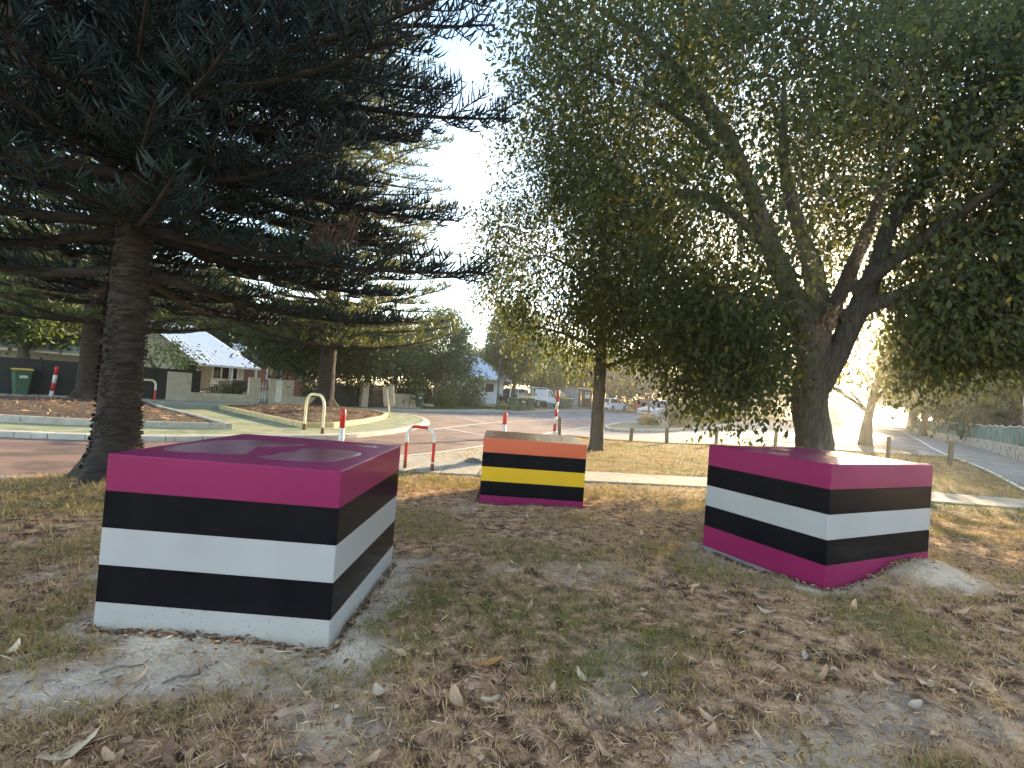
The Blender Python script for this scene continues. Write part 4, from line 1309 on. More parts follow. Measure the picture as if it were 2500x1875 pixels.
# shrubs
for (x, y, s, lm, lb) in [(-10.1, 33.4, (2.0, 1.2, 2.4), 'leaf_b', 'clipped hedge above the black panel fence'), (-7.9, 35.9, (2.7, 1.3, 2.9), 'leaf_dark', 'dark hedge behind the yellow limestone wall'),
                          (-4.3, 45.5, (3.2, 2.0, 2.7), 'leaf_b', 'large green hedge in front of the far house'), (-7.2, 42.5, (2.5, 2, 2.6), 'leaf_dark', 'dark bush behind the rounded tree'),
                          (-5.1, 38.9, (1.3, 1.1, 1.2), 'leaf_light', 'light green bush at the foot of the rounded tree'), (-3.5, 41.8, (1.5, 1.0, .8), 'leaf_grey', 'low grey-green bush on the lawn'),
                          (11.5, 34.0, (1.1, 1.1, 1.6), 'leaf_dark', 'tall green shrub on the median'), (9.15, 33.2, (.75, .75, .6), 'leaf_b', 'small round shrub on the median'),
                          (15.5, 40, (2.0, 2.0, 2.0), 'leaf_dark', 'rounded dark shrub on the median right of the silver car'), (18.5, 45, (2.4, 2.4, 2.6), 'leaf_dark', 'dark shrub far along the median'),
                          (21, 66, (5, 3, 3.6), 'leaf_b', 'large bush on the far side beyond the red car'), (27, 74, (5, 3, 4), 'leaf_dark', 'large dark bush at the far bend of the main street'),
                          (34, 70, (5, 4, 4), 'leaf_b', 'large bush at the far tip of the median'), (47, 90, (7, 4, 5), 'leaf_b', 'long hedge closing the far end of the side street'), (62, 98, (8, 4, 5), 'leaf_dark', 'dark hedge at the far end of the right footpath'),
                          (17, 69, (4, 3, 3), 'leaf_grey', 'grey bush between the white hatchback and the red car'), (22.5, 52, (2.6, 2.6, 3.2), 'leaf_b', 'green shrub at the far middle of the median'),
                          (37, 37.5, (4.5, 3.5, 5.5), 'leaf_dark', 'dense dark bush behind the mesh fence, nearest of three'),
                          (43, 46, (5, 4, 6), 'leaf_b', 'dense bush behind the mesh fence, middle of three'), (51, 57, (6, 4, 6.5), 'leaf_dark', 'dense dark bush behind the mesh fence, farthest of three'),
                          (-12.6, 33.2, (2.0, 1.2, 1.7), 'leaf_b', 'bright green hedge beside the brick house'), (-16.4, 29.2, (1.2, .8, .9), 'leaf_dark', 'dark low hedge behind the cream wall by the fountain')]:
    tree('shrub', (x, y), s, x * 1.7, lm, lb, name='shrub', cat='shrub')
# golden grass tuft on the median
qb = QB(); n = 160
an = RNG.uniform(0, 6.28, n); tl = RNG.uniform(.15, .8, n)
D = np.stack([np.cos(an) * tl, np.sin(an) * tl, np.ones(n)], 1)
V, F = leaf_quads(np.zeros((n, 3)) + RNG.normal(0, .05, (n, 3)), D, np.stack([np.cos(an + 1.5), np.sin(an + 1.5), np.zeros(n)], 1), RNG.uniform(.5, 1.0, n), np.full(n, .05), .1, .25)
qb.add(V, F, RNG.uniform(.7, 1, n))
o = link('grass_tuft', qb.mesh('grass_tuft'), M['straw'], label='golden tuft of long grass on the median', cat='plant')
o.location = (8.9, 33.0, tz(8.9, 33.0) + .13)

# ------------------------------------------------------------------ posts, hoops, signs, bins


def banded_post(loc, h, r, bands, label, lean=(0, 0), name='bollard', group='red and white posts', dome=True):
    t = thing(name, (loc[0], loc[1], loc[2]), label, 'bollard', 0, group)
    t.rotation_euler = (lean[0], lean[1], 0)
    edges = [0] + [b[0] * h for b in bands]
    for k, (f, cn) in enumerate(bands):
        z0, z1 = edges[k], f * h
        last = k == len(bands) - 1
        prof = [(r, z0 - (.15 if k == 0 else 0)), (r, z1 - (r * .5 if last and dome else 0))]
        if last and dome:
            prof += [(r * .85, z1 - r * .22), (r * .5, z1 - r * .05), (r * .12, z1)]
        mb = MB().lathe(prof, 14)
        o = mb.build('band', M[cn], t, True)
        o['label'] = 'red painted band' if cn == 'red' else 'white painted band'
    return t


banded_post((-4.2, 12.75, .0), .95, .068, [(.50, 'pipe_white'), (1, 'red')], 'short red-topped white post just behind the plum top of the large block')
banded_post((-.16, 18.1, .0), .95, .072, [(.55, 'pipe_white'), (1, 'red')], 'short red-topped white post behind the left end of the orange-topped block')
banded_post((1.95, 21.6, .0), 1.95, .062, [(.09, 'pipe_white'), (.25, 'red'), (.41, 'pipe_white'), (.57, 'red'), (.74, 'pipe_white'), (1, 'red')], 'tall red and white striped pole behind the orange-topped block', (0, .03), dome=False)
banded_post((-19.6, 21.55, .1), 1.28, .075, [(.18, 'pipe_white'), (.44, 'red'), (.72, 'pipe_white'), (1, 'red')], 'leaning red and white striped post in front of the black fence beside the yellow-lidded bin', (0, .12))
banded_post((-17.1, 25.05, .1), 1.28, .07, [(.18, 'pipe_white'), (.44, 'red'), (.72, 'pipe_white'), (1, 'red')], 'red and white striped post at the left end of the cream wall', (0, .03))


def hoop(loc, rz, w, h, r, cols, label):
    """bent pipe hoop; cols: list of (fraction along the pipe, material)"""
    t = thing('hoop_rail', loc, label, 'hoop rail', rz, 'hoop rails at the crossing')
    rad = w * .33
    path = [(-w / 2, 0, -.15), (-w / 2, 0, h * .5), (-w / 2, 0, h - rad)]
    path += [(-w / 2 + rad - rad * math.cos(a), 0, h - rad + rad * math.sin(a)) for a in np.linspace(.2, math.pi / 2, 7)]
    path += [(w / 2 - rad + rad * math.sin(a), 0, h - rad + rad * math.cos(a)) for a in np.linspace(0, math.pi / 2, 7)]
    path += [(w / 2, 0, h * .5), (w / 2, 0, -.15)]
    P = spline([(*p, 0) for p in path], .04)[:, :3]
    cum = np.concatenate([[0], np.cumsum(np.linalg.norm(np.diff(P, axis=0), axis=1))]); cum /= cum[-1]
    e = 0
    for f, cn in cols:
        m = [i for i in range(len(P)) if e - 1e-6 <= cum[i] <= f + 1e-6]
        if m[0] > 0: m = [m[0] - 1] + m
        mb = MB().tube([P[i] for i in m], r, 10, cap=False)
        o = mb.build('pipe_section', M[cn], t, True)
        o['label'] = {'red': 'red painted length of pipe', 'pipe_white': 'white painted length of pipe', 'pipe_yellow': 'cream coloured length of pipe'}[cn]
        e = f
    for sx in (-1, 1):
        MB().lathe([(r * 1.9, -.01), (r * 1.8, .012), (r * 1.15, .02), (r * 1.06, .10), (r * 1.02, .17)], 12, (sx * w / 2, 0, 0)).build('rusty_foot', M['rust'], t)
    return t


RW = [(.14, 'pipe_white'), (.30, 'red'), (.43, 'pipe_white'), (.57, 'red'), (.70, 'pipe_white'), (.86, 'red'), (1, 'pipe_white')]
hoop((-1.72, 9.97, tz(-1.72, 9.97)), -.2, .57, .86, .032, RW, 'nearest hoop rail, white with red bands and rusty feet, right of the large block')
hoop((-5.7, 14.75, .12), -.75, 1.15, 1.08, .040, [(1, 'pipe_yellow')], 'plain white hoop rail, sunlit yellow put into its colour, on the island in front of the sunlit conifer trunk')  # white rail, the sun's yellow is put into its pipe colour
hoop((-14.5, 20.1, .12), .6, .55, 1.0, .04, [(.12, 'pipe_yellow'), (.27, 'red'), (.36, 'pipe_white'), (.64, 'pipe_yellow'), (.73, 'pipe_white'), (.88, 'red'), (1, 'pipe_yellow')], 'yellow-topped hoop rail with red bands right of the nearest conifer trunk')


def timber_post(x, y, h, r, label, lean=(0, 0)):
    t = thing('timber_bollard', (x, y, tz(x, y)), label, 'bollard', 0, 'timber bollards along the verge')
    t.rotation_euler = (lean[0], lean[1], 0)
    mb = MB()
    n = 12; V = []; F = []
    rg = random.Random(int(x * 100))
    js = [1 + rg.uniform(-.07, .07) for _ in range(n)]
    rings = [(-.2, 1), (h * .4, 1.0), (h - .02, .97), (h, .88)]
    for z, k in rings:
        V += [(r * k * js[j] * math.cos(2 * math.pi * j / n), r * k * js[j] * math.sin(2 * math.pi * j / n), z) for j in range(n)]
    for i in range(len(rings) - 1):
        F += [(i * n + j, i * n + (j + 1) % n, (i + 1) * n + (j + 1) % n, (i + 1) * n + j) for j in range(n)]
    mb.add(V, F); mb.build('post', M['timber'], t)
    MB().lathe([(r * .87, h - .002), (r * .8, h + .006), (r * .1, h + .008)], n).build('top_cut', M['dark_wood'], t)
    return t


for x, y, h, r, lb, ln in [(5.1, 21.0, .58, .075, 'leftmost timber bollard, right of the slim tree trunk', (0, .03)), (6.68, 21.25, .66, .08, 'second timber bollard from the left', (0, -.05)),
                           (8.98, 21.8, .72, .075, 'timber bollard just left of the right block', (0, 0)), (11.8, 22.3, .80, .075, 'timber bollard behind the plum top of the right block, left of the big trunk', (0, .02)),
                           (14.7, 19.5, .80, .075, 'timber bollard right of the big leaning trunk', (0, 0)), (15.7, 17.9, .84, .078, 'rightmost timber bollard beside the pale footpath', (0, .02)),
                           (2.2, 21.8, .78, .07, 'timber post touching the tall red and white pole', (0, -.03))]:
    timber_post(x, y, h, r, lb, ln)

# traffic sign seen from behind
t = thing('traffic_sign', (-5.55, 23.4, .12), 'leaning traffic sign seen from behind at the tip of the island', 'sign', -.5)
t.rotation_euler = (.02, -.16, -.35)
MB().tube([(0, 0, -.1), (0, 0, 1.32)], .04, 10).build('post', M['pipe_yellow'], t, True)
pl = []
for sx, sy in ((1, 1), (-1, 1), (-1, -1), (1, -1)):
    for a in np.linspace(0, math.pi / 2, 4):
        b = {(1, 1): 0, (-1, 1): math.pi / 2, (-1, -1): math.pi, (1, -1): 1.5 * math.pi}[(sx, sy)]
        pl.append((sx * .23 + .07 * math.cos(a + b), sy * .38 + .07 * math.sin(a + b)))
mb = MB(); n = len(pl)
mb.add([(x, .04, 1.0 + z) for x, z in pl] + [(x, .055, 1.0 + z) for x, z in pl], [tuple(range(n)), tuple(range(2 * n - 1, n - 1, -1))] + [((i + 1) % n, i, n + i, n + (i + 1) % n) for i in range(n)])
mb.build('plate', mat('sign_back', (.30, .25, .20), .6, (.36, .31, .25), 5), t)
for z in (.8, 1.2):
    MB().box((0, .02, z), (.3, .03, .04)).build('bracket', M['galv'], t)


def make_bin(loc, rz, lid, label, sc=1.0, sticker=True, lid_open=0.0):
    t = thing('wheelie_bin', loc, label, 'bin', rz, 'wheelie bins')
    t.scale = (sc, sc, sc)
    mb = MB()
    P = []
    for z, hx, y0, y1 in ((.06, .22, -.24, .20), (.5, .25, -.29, .24), (.93, .285, -.335, .28), (.97, .30, -.35, .30), (1.0, .30, -.35, .30)):
        k = .05
        P += [(-hx + k, y0, z), (hx - k, y0, z), (hx, y0 + k, z), (hx, y1 - k, z), (hx - k, y1, z), (-hx + k, y1, z), (-hx, y1 - k, z), (-hx, y0 + k, z)]
    F = [tuple(range(7, -1, -1)), tuple(range(32, 40))] + [(i * 8 + j, i * 8 + (j + 1) % 8, (i + 1) * 8 + (j + 1) % 8, (i + 1) * 8 + j) for i in range(4) for j in range(8)]
    mb.add(P, F); mb.build('body', M['bin_green'], t)
    lb = MB()
    V = []
    for z, k in ((1.005, 0), (1.03, .0), (1.065, .05)):
        V += [(-.31 + k, -.38 + k, z), (.31 - k, -.38 + k, z), (.31 - k, .31 - k, z), (-.31 + k, .31 - k, z)]
    F = [(3, 2, 1, 0), (8, 9, 10, 11)] + [(b + i, b + (i + 1) % 4, b + 4 + (i + 1) % 4, b + 4 + i) for b in (0, 4) for i in range(4)]
    lb.add(V, F)
    lo = lb.build('lid', M[lid], t)
    if lid_open: lo.rotation_euler = (0, lid_open, 0)
    MB().tube([(-.26, .33, .98), (-.26, .39, 1.0), (.26, .39, 1.0), (.26, .33, .98)], .018, 6).build('handle', M['bin_green'], t)
    for s in (-1, 1):
        w = MB(); w.tube([(s * .23, .24, .1), (s * .29, .24, .1)], .1, 14); w.build('wheel', M['tyre'], t)
    if sticker:
        MB().box((.02, -.318, .78), (.24, .006, .2), 0, tilt=Matrix.Rotation(-.09, 3, 'X')).build('sticker', M['sticker'], t)
    return t


make_bin((-20.3, 20.9, .1), .9, 'lid_yellow', 'green wheelie bin with yellow lid at the left edge by the black fence', 1.03)
make_bin((-6.5, 35.4, .1 + tz(-6.5, 35.4)), .7, 'lid_green', 'single green-lidded bin standing on the far kerb right of the sign', 1.0)
make_bin((.15, 41.6, .1 + tz(.1, 41.6)), .1, 'lid_green', 'green-lidded bin, left one of three by the truck', 1.03, False)
make_bin((1.0, 42.4, .1 + tz(1, 42.4)), .2, 'lid_yellow', 'yellow-lidded bin with white sticker, middle of three by the truck', 1.03)
make_bin((1.75, 43.2, .1 + tz(1.7, 43.2)), -.1, 'lid_yellow', 'yellow-lidded bin, right one of three by the truck', 1.03, False)
make_bin((5.35, 51.6, .1 + tz(5.3, 51.6)), .4, 'lid_yellow', 'yellow-lidded bin near the skip, left one of the pair', 1.03, False)
make_bin((6.0, 52.2, .1 + tz(6, 52.2)), .4, 'lid_yellow', 'yellow-lidded bin near the skip, right one of the pair', 1.03, False)


def lamp_post(loc, h, mt, label, rz=0.0):
    t = thing('lamp_post', loc, label, 'lamp post', rz)
    P = [(0, 0, -.1), (0, 0, h * .75), (.05, 0, h * .9), (.3, 0, h * .985), (.9, 0, h)]
    S_ = spline([(*p, 0) for p in P], .3)[:, :3]
    MB().tube([tuple(p) for p in S_], list(np.linspace(.085, .035, len(S_))), 10).build('pole', mt, t, True)
    MB().lathe([(.14, 0), (.14, .08), (.10, .12)], 12).build('base_collar', mt, t)
    MB().box((1.15, 0, h), (.55, .18, .09), 0, .02).build('lamp_head', M['galv'], t)
    return t


lamp_post((-1.1, 41.6, tz(-1.1, 41.6) + .1), 6.2, M['post_green'], 'green street lamp post on the lawn edge left of the bins', 1.1)
lamp_post((9.85, 35.9, tz(9.85, 35.9) + .13), 6.6, M['post_grey'], 'dark lamp post on the median in front of the silver car', 2.6)

# ------------------------------------------------------------------ left street: walls, fences, houses
SRZ = math.atan2(SE[1], SE[0])


def st3(u, v, z=0.0):
    p = st(u, v)
    return (p[0], p[1], tz(*p) + z)


def wall_seg(t, u0, u1, h, th=.2, mt='render', name='wall_section', base=-.1, cap=True, v=0.0):
    o = MB().box(((u0 + u1) / 2, v, (h + base) / 2), (u1 - u0, th, h - base), 0, .015).build(name, M[mt], t)
    return o


fw = thing('garden_wall', st3(0, 1.6, .09), 'cream rendered front wall, low in the middle, before the pale-roofed house', 'wall', SRZ)
wall_seg(fw, .55, 1.55, 1.40, .24, name='pier'); wall_seg(fw, 1.555, 4.22, .44); wall_seg(fw, 4.225, 4.75, 1.40, .30, name='pier')
gw = thing('letterbox_wall', st3(0, 1.6, .09), 'cream wall with letterbox slot beside the front gate', 'wall', SRZ)
wall_seg(gw, 5.27, 6.56, 1.38, .32, name='pier'); wall_seg(gw, 6.565, 9.0, .48)
MB().box((5.75, -.17, .72), (.33, .02, 1.2)).build('white_panel', M['trim'], gw)
MB().box((6.25, -.165, .98), (.26, .02, .05)).build('letter_slot', M['dark'], gw)
MB().box((6.25, -.168, .45), (.26, .02, .42)).build('recess_panel', M['render'], gw)
gt = thing('garden_gate', st3(5.0, 1.75, .09), 'white arched garden gate between the cream piers', 'gate', SRZ)
for u in (-.14, 0, .14):
    MB().box((u, 0, .62 + .05 * (u == 0)), (.035, .035, 1.1)).build('picket', M['trim'], gt)
MB().box((0, .03, .35), (.42, .03, .06)).build('rail', M['trim'], gt)
MB().box((0, .03, .95), (.42, .03, .06)).build('rail', M['trim'], gt)
bf = thing('panel_fence', st3(0, 1.75, .09), 'black boundary fence running left from the cream wall', 'fence', SRZ)
u = -20.0
while u < .5:
    MB().box((u + 1.0, 0, .78), (1.985, .04, 1.5)).build('fence_panel', M['dark'], bf)
    MB().box((u, -.03, .82), (.08, .08, 1.62)).build('fence_post', M['dark'], bf)
    u += 2.0
# brick return, black panel fence, limestone piers and gate
bw = thing('brick_pier', st3(6.85, 2.0, .09), 'short red brick pier behind the letterbox wall', 'wall', SRZ)
MB().box((0, 0, .6), (.46, .30, 1.22)).build('mortar_core', M['mortar'], bw)
for r_ in range(13):
    for k in range(2):
        off = -.115 + .23 * k + (.0 if r_ % 2 else .03)
        MB().box((off, -.004, .06 + r_ * .093), (.215, .315, .078)).build('brick', M['brick'], bw)
pf = thing('black_fence', st3(9.3, 2.2, .09), 'black panel fence under the clipped hedge, left of the limestone pier', 'fence', SRZ)
for k in range(2):
    MB().box((-1.0 + k * 1.4 + .7, 0, .66), (1.38, .04, 1.2)).build('fence_panel', M['dark'], pf)


def stone_pier(loc, rz, w, h, label, courses=5):
    t = thing('limestone_pier', loc, label, 'pier', rz, 'limestone gate piers')
    ch = (h - .06) / courses
    for k in range(courses):
        j = random.uniform(-.012, .012)
        MB().box((j, j, k * ch + ch / 2), (w + random.uniform(-.015, .015), w, ch - .012), 0, .012).build('limestone_block', M['limestone'], t)
    MB().box((0, 0, h - .03), (w + .08, w + .08, .06), 0, .012).build('cap', M['limestone'], t)
    return t


stone_pier(st3(11.2, 2.0, .09), SRZ, .42, 1.62, 'taller limestone gate pier left of the brown gate')
stone_pier(st3(13.1, 2.1, .09), SRZ, .40, 1.55, 'limestone gate pier right of the brown gate')
g_ = thing('driveway_gate', st3(12.15, 2.3, .09), 'dark brown slatted gate between the limestone piers', 'gate', SRZ)
for k in range(9):
    MB().box((0, 0, .12 + k * .155), (1.45, .03, .14)).build('slat', M['dark_wood'], g_)
for s in (-1, 1):
    MB().box((s * .7, .03, .72), (.06, .05, 1.42)).build('frame_post', M['dark_wood'], g_)
lw = thing('limestone_wall', st3(14.4, 2.2, .09), 'low yellow limestone block wall under the dark hedge', 'wall', SRZ)
for r_ in range(3):
    for k in range(5):
        MB().box((-1.0 + k * .5 + (.12 if r_ % 2 else 0), random.uniform(-.01, .01), .16 + r_ * .32), (.487, .3, .305), 0, .015).build('limestone_block', M['limestone'], lw)


def corrugated(t, quad, n, mt, name='roof_sheet', amp=.018):
    """ribbed roof plane: quad = eave-left, eave-right, top-right, top-left"""
    a, b, c, d = [Vector(p) for p in quad]
    nrm = (b - a).cross(d - a).normalized()
    if nrm.z < 0: nrm = -nrm
    V = []; F = []
    for i in range(n * 4 + 1):
        f = i / (n * 4); k = amp * (0, 1, 1, 0)[i % 4]
        V += [tuple(a.lerp(b, f) + nrm * k), tuple(d.lerp(c, f) + nrm * k)]
    F = [(2 * i, 2 * i + 2, 2 * i + 3, 2 * i + 1) for i in range(n * 4)]
    return MB().add(V, F).build(name, mt, t)


# pale-roofed cottage
hs = thing('cottage', st3(0, 14, .1), 'cream cottage with pale grey hipped metal roof and verandah', 'house', SRZ)
UL, UR = -7.0, 8.0
MB().box(((UL + .6 + UR - .5) / 2, 5.2, 1.05), (UR - UL - 1.1, 10.0, 2.3)).build('wall', M['weatherboard'], hs)
ev, br, rd = 2.0, 4.35, 5.0
fr = [(UL, -2, ev), (UR, -2, ev), (UR - 2.4, 2.6, br), (UL + 2.4, 2.6, br)]
corrugated(hs, fr, 46, M['roof'])
corrugated(hs, [(UR, -2, ev), (UR, 12, ev), (UR - 2.4, 8, br), (UR - 2.4, 2.6, br)], 40, M['roof'])
corrugated(hs, [(UL, 12, ev), (UL, -2, ev), (UL + 2.4, 2.6, br), (UL + 2.4, 8, br)], 40, M['roof'])
corrugated(hs, [fr[3], fr[2], (UR - 3.1, 4.4, rd), (UL + 3.1, 4.4, rd)], 34, M['roof'])
corrugated(hs, [(UR - 2.4, 2.6, br), (UR - 2.4, 8, br), (UR - 3.1, 6, rd), (UR - 3.1, 4.4, rd)], 12, M['roof'])
MB().box(((UL + UR) / 2, 5.2, rd - .02), (UR - UL - 6.2, 1.7, .06)).build('ridge_cap', M['roof'], hs)
MB().box(((UL + UR) / 2, -2.03, ev - .06), (UR - UL, .07, .13)).build('gutter', M['trim'], hs)
# gable at the left of the front
mb = MB(); gx0, gx1, gy = -1.2, 3.6, -2.6
mb.add([(gx0, gy, 2.1), (gx1, gy, 2.1), ((gx0 + gx1) / 2, gy, 3.9)], [(0, 1, 2)]); mb.build('gable_wall', M['weatherboard'], hs)
gm = (gx0 + gx1) / 2
corrugated(hs, [(gx1 + .2, gy - .3, 1.98), (gx1 + .2, 2.5, 1.98), (gm, 2.5, 3.98), (gm, gy - .3, 3.98)], 14, M['roof'])
corrugated(hs, [(gx0 - .2, 2.5, 1.98), (gx0 - .2, gy - .3, 1.98), (gm, gy - .3, 3.98), (gm, 2.5, 3.98)], 14, M['roof'])
MB().box((gm - .3, gy + 1.3, 1.05), (4.2, 2.4, 2.1)).build('wall', M['weatherboard'], hs)
MB().box((4.05, -.4, .95), (.55, .5, 1.8)).build('porch_screen', M['dark'], hs)
for u in (6.15, 7.75, 4.0):
    MB().box((u, -1.85, .95), (.10, .10, 1.98)).build('verandah_post', M['trim'], hs)
wd = MB().box((6.22, .16, 1.45), (1.75, .06, 1.0)).build('window', M['trim'], hs)
for k in range(3):
    MB().box((5.66 + k * .56, .12, 1.47), (.44, .02, .82)).build('pane', M['glass'], wd)
MB().box((6.22, .1, .93), (1.85, .14, .06)).build('sill', M['trim'], wd)
MB().box((5.5, -1.0, .02), (6.0, 1.9, .12)).build('verandah_floor', M['concrete'], hs)
for u, w, c in ((5.3, .5, 'trim'), (6.9, 1.0, 'dark_wood')):
    fu = thing('verandah_chair' if w < .8 else 'verandah_bench', st3(u, 12.9, .2), 'white chair on the cottage verandah' if w < .8 else 'dark bench under the cottage window', 'chair' if w < .8 else 'bench', SRZ)
    MB().box((0, 0, .38), (w, .45, .06)).build('seat', M[c], fu)
    MB().box((0, .2, .65), (w, .05, .45)).build('backrest', M[c], fu)
    for sx in (-1, 1):
        for sy in (-1, 1):
            MB().box((sx * (w / 2 - .04), sy * .18, .16), (.05, .05, .40)).build('leg', M[c], fu)
ac = thing('evaporative_cooler', st3(8.7, 20.2, 3.4), 'boxy white cooler unit on a rooftop right of the pale roof', 'cooler', SRZ)
MB().box((0, 0, .3), (.8, .8, .62), 0, .05).build('casing', M['trim'], ac)
MB().box((-.02, -.41, .3), (.5, .02, .46)).build('louvre', M['roof_blue'], ac)
# fountain
ft = thing('garden_fountain', st3(5.4, 7.0, .1), 'tiered dark garden fountain behind the low cream wall', 'fountain')
MB().lathe([(.45, 0), (.48, .18), (.35, .22)], 16).build('basin', M['limestone'], ft)
MB().lathe([(.10, .2), (.07, .5), (.09, .68)], 10).build('stem', M['dark'], ft)
MB().lathe([(.08, .62), (.36, .72), (.38, .75), (.1, .74)], 16).build('bowl', M['dark'], ft)
MB().lathe([(.05, .74), (.04, .9), (.12, .96), (.03, 1.1)], 10).build('finial', M['dark'], ft)
# brick house behind
bh = thing('brick_house', st3(12.2, 20, .1), 'red brick house with dark roof partly hidden behind the wide dense tree', 'house', SRZ)
MB().box((0, 3, 1.2), (4.6, 6, 2.4)).build('wall', M['brick'], bh)
mb = MB(); mb.add([(-2.9, -.7, 2.35), (2.9, -.7, 2.35), (2.9, 6.7, 2.35), (-2.9, 6.7, 2.35), (-1, 3, 4.2), (1, 3, 4.2)], [(0, 1, 5, 4), (1, 2, 5), (2, 3, 4, 5), (3, 0, 4)])
mb.build('roof', M['roof_dark'], bh)
MB().box((1.9, -.03, 1.2), (.35, .08, 2.4)).build('quoin', M['weatherboard'], bh)
w_ = MB().box((-.6, -.03, 1.5), (1.3, .08, 1.1)).build('window', M['trim'], bh)
MB().box((-.6, -.08, 1.5), (1.1, .02, .9)).build('pane', M['glass'], w_)

# far house with blue-grey roof
fh = thing('far_house', (-3.6, 53.5, tz(-3.6, 53.5) + .1), 'white far house with blue-grey hipped roof seen between two trees', 'house', .45)
MB().box((0, 3, 1.3), (6, 6, 2.6)).build('wall', M['trim'], fh)
for qd in ([(-3.8, -1.4, 2.55), (3.8, -1.4, 2.55), (.8, 3, 5.0), (-.8, 3, 5.0)], [(3.8, -1.4, 2.55), (3.8, 7, 2.55), (.8, 3.2, 5.0), (.8, 3, 5.0)], [(-3.8, 7, 2.55), (-3.8, -1.4, 2.55), (-.8, 3, 5.0), (-.8, 3.2, 5.0)]):
    corrugated(fh, qd, 18, M['roof_blue'])
MB().box((0, -1.42, 2.48), (7.6, .06, .14)).build('gutter', M['trim'], fh)
for u in (3.3, .3, -3.3):
    MB().box((u, -1.2, 1.25), (.1, .1, 2.5)).build('verandah_post', M['trim'], fh)
w_ = MB().box((1.2, -.03, 1.5), (1.4, .08, 1.2)).build('window', M['trim'], fh)
MB().box((1.2, -.08, 1.5), (1.2, .02, 1.0)).build('pane', M['glass'], w_)
wf = thing('white_fence', (-2.6, 50.2, tz(-2.6, 50.2) + .1), 'pale low wall panels before the far house', 'fence', .45)
for k in range(3):
    MB().box((-1.3 + k * 1.1, 0, .6), (1.08, .08, 1.2)).build('fence_panel', M['roof'], wf)
# rocks edging the lawn
for k, (x, y, s) in enumerate([(-3.0, 44.2, .5), (-2.2, 44.8, .45), (-1.7, 44.5, .35), (-6.2, 37.9, .4)]):
    mb = MB(); mb.lathe([(s * .7, 0), (s, s * .25), (s * .8, s * .5), (s * .3, s * .62)], 9)
    for i, v in enumerate(mb.v):
        mb.v[i] = (v[0] * random.uniform(.8, 1.2) * 1.4, v[1] * random.uniform(.8, 1.2), v[2] * random.uniform(.85, 1.15))
    o = mb.build('garden_rock', M['limestone'], None, label=['pale rock at the left of the lawn edge heap', 'pale rock in the middle of the lawn edge heap', 'smallest pale rock of the lawn edge heap', 'pale rock at the foot of the rounded tree'][k], cat='rock', group='garden rocks')
    o.location = (x, y, tz(x, y) + .08)

# ------------------------------------------------------------------ vehicles


def wheel(t, x, y, r, w=.2):
    s = 1 if y > 0 else -1
    wt = MB().tube([(x, y - s * w / 2, r), (x, y - s * w * .1, r), (x, y + s * w * .35, r), (x, y + s * w / 2, r)], [r * .97, r, r, r * .93], 20).build('wheel', M['tyre'], t)
    MB().tube([(x, y + s * (w / 2 + .004), r), (x, y + s * (w / 2 + .012), r)], [r * .64, r * .6], 14).build('rim', M['rim'], wt)
    for a in range(5):
        an = a * 2 * math.pi / 5
        MB().box((x + math.cos(an) * r * .36, y + s * (w / 2 + .016), r + math.sin(an) * r * .36), (.05, .012, r * .5), 0, tilt=Matrix.Rotation(math.pi / 2 - an, 3, 'Y')).build('spoke', M['chrome'], wt)
    return wt


def ngon_extrude(profile, W, inset, mt, name, t, round_=.07):
    """body side profile (x,z) carried across the width with softened sides"""
    c = np.mean(np.array(profile), 0)
    n = len(profile); mb = MB(); V = []
    for y, k in ((-W / 2, inset), (-W / 2 + round_, 0), (W / 2 - round_, 0), (W / 2, inset)):
        for x, z in profile:
            d = np.array([x, z]) - c; L = np.linalg.norm(d)
            p = c + d * (1 - k / L)
            V.append((p[0], y, p[1]))
    F = [tuple(range(n)), tuple(range(4 * n - 1, 3 * n - 1, -1))]
    for i in range(3):
        F += [(i * n + (j + 1) % n, i * n + j, (i + 1) * n + j, (i + 1) * n + (j + 1) % n) for j in range(n)]
    mb.add(V, F)
    return mb.build(name, mt, t)


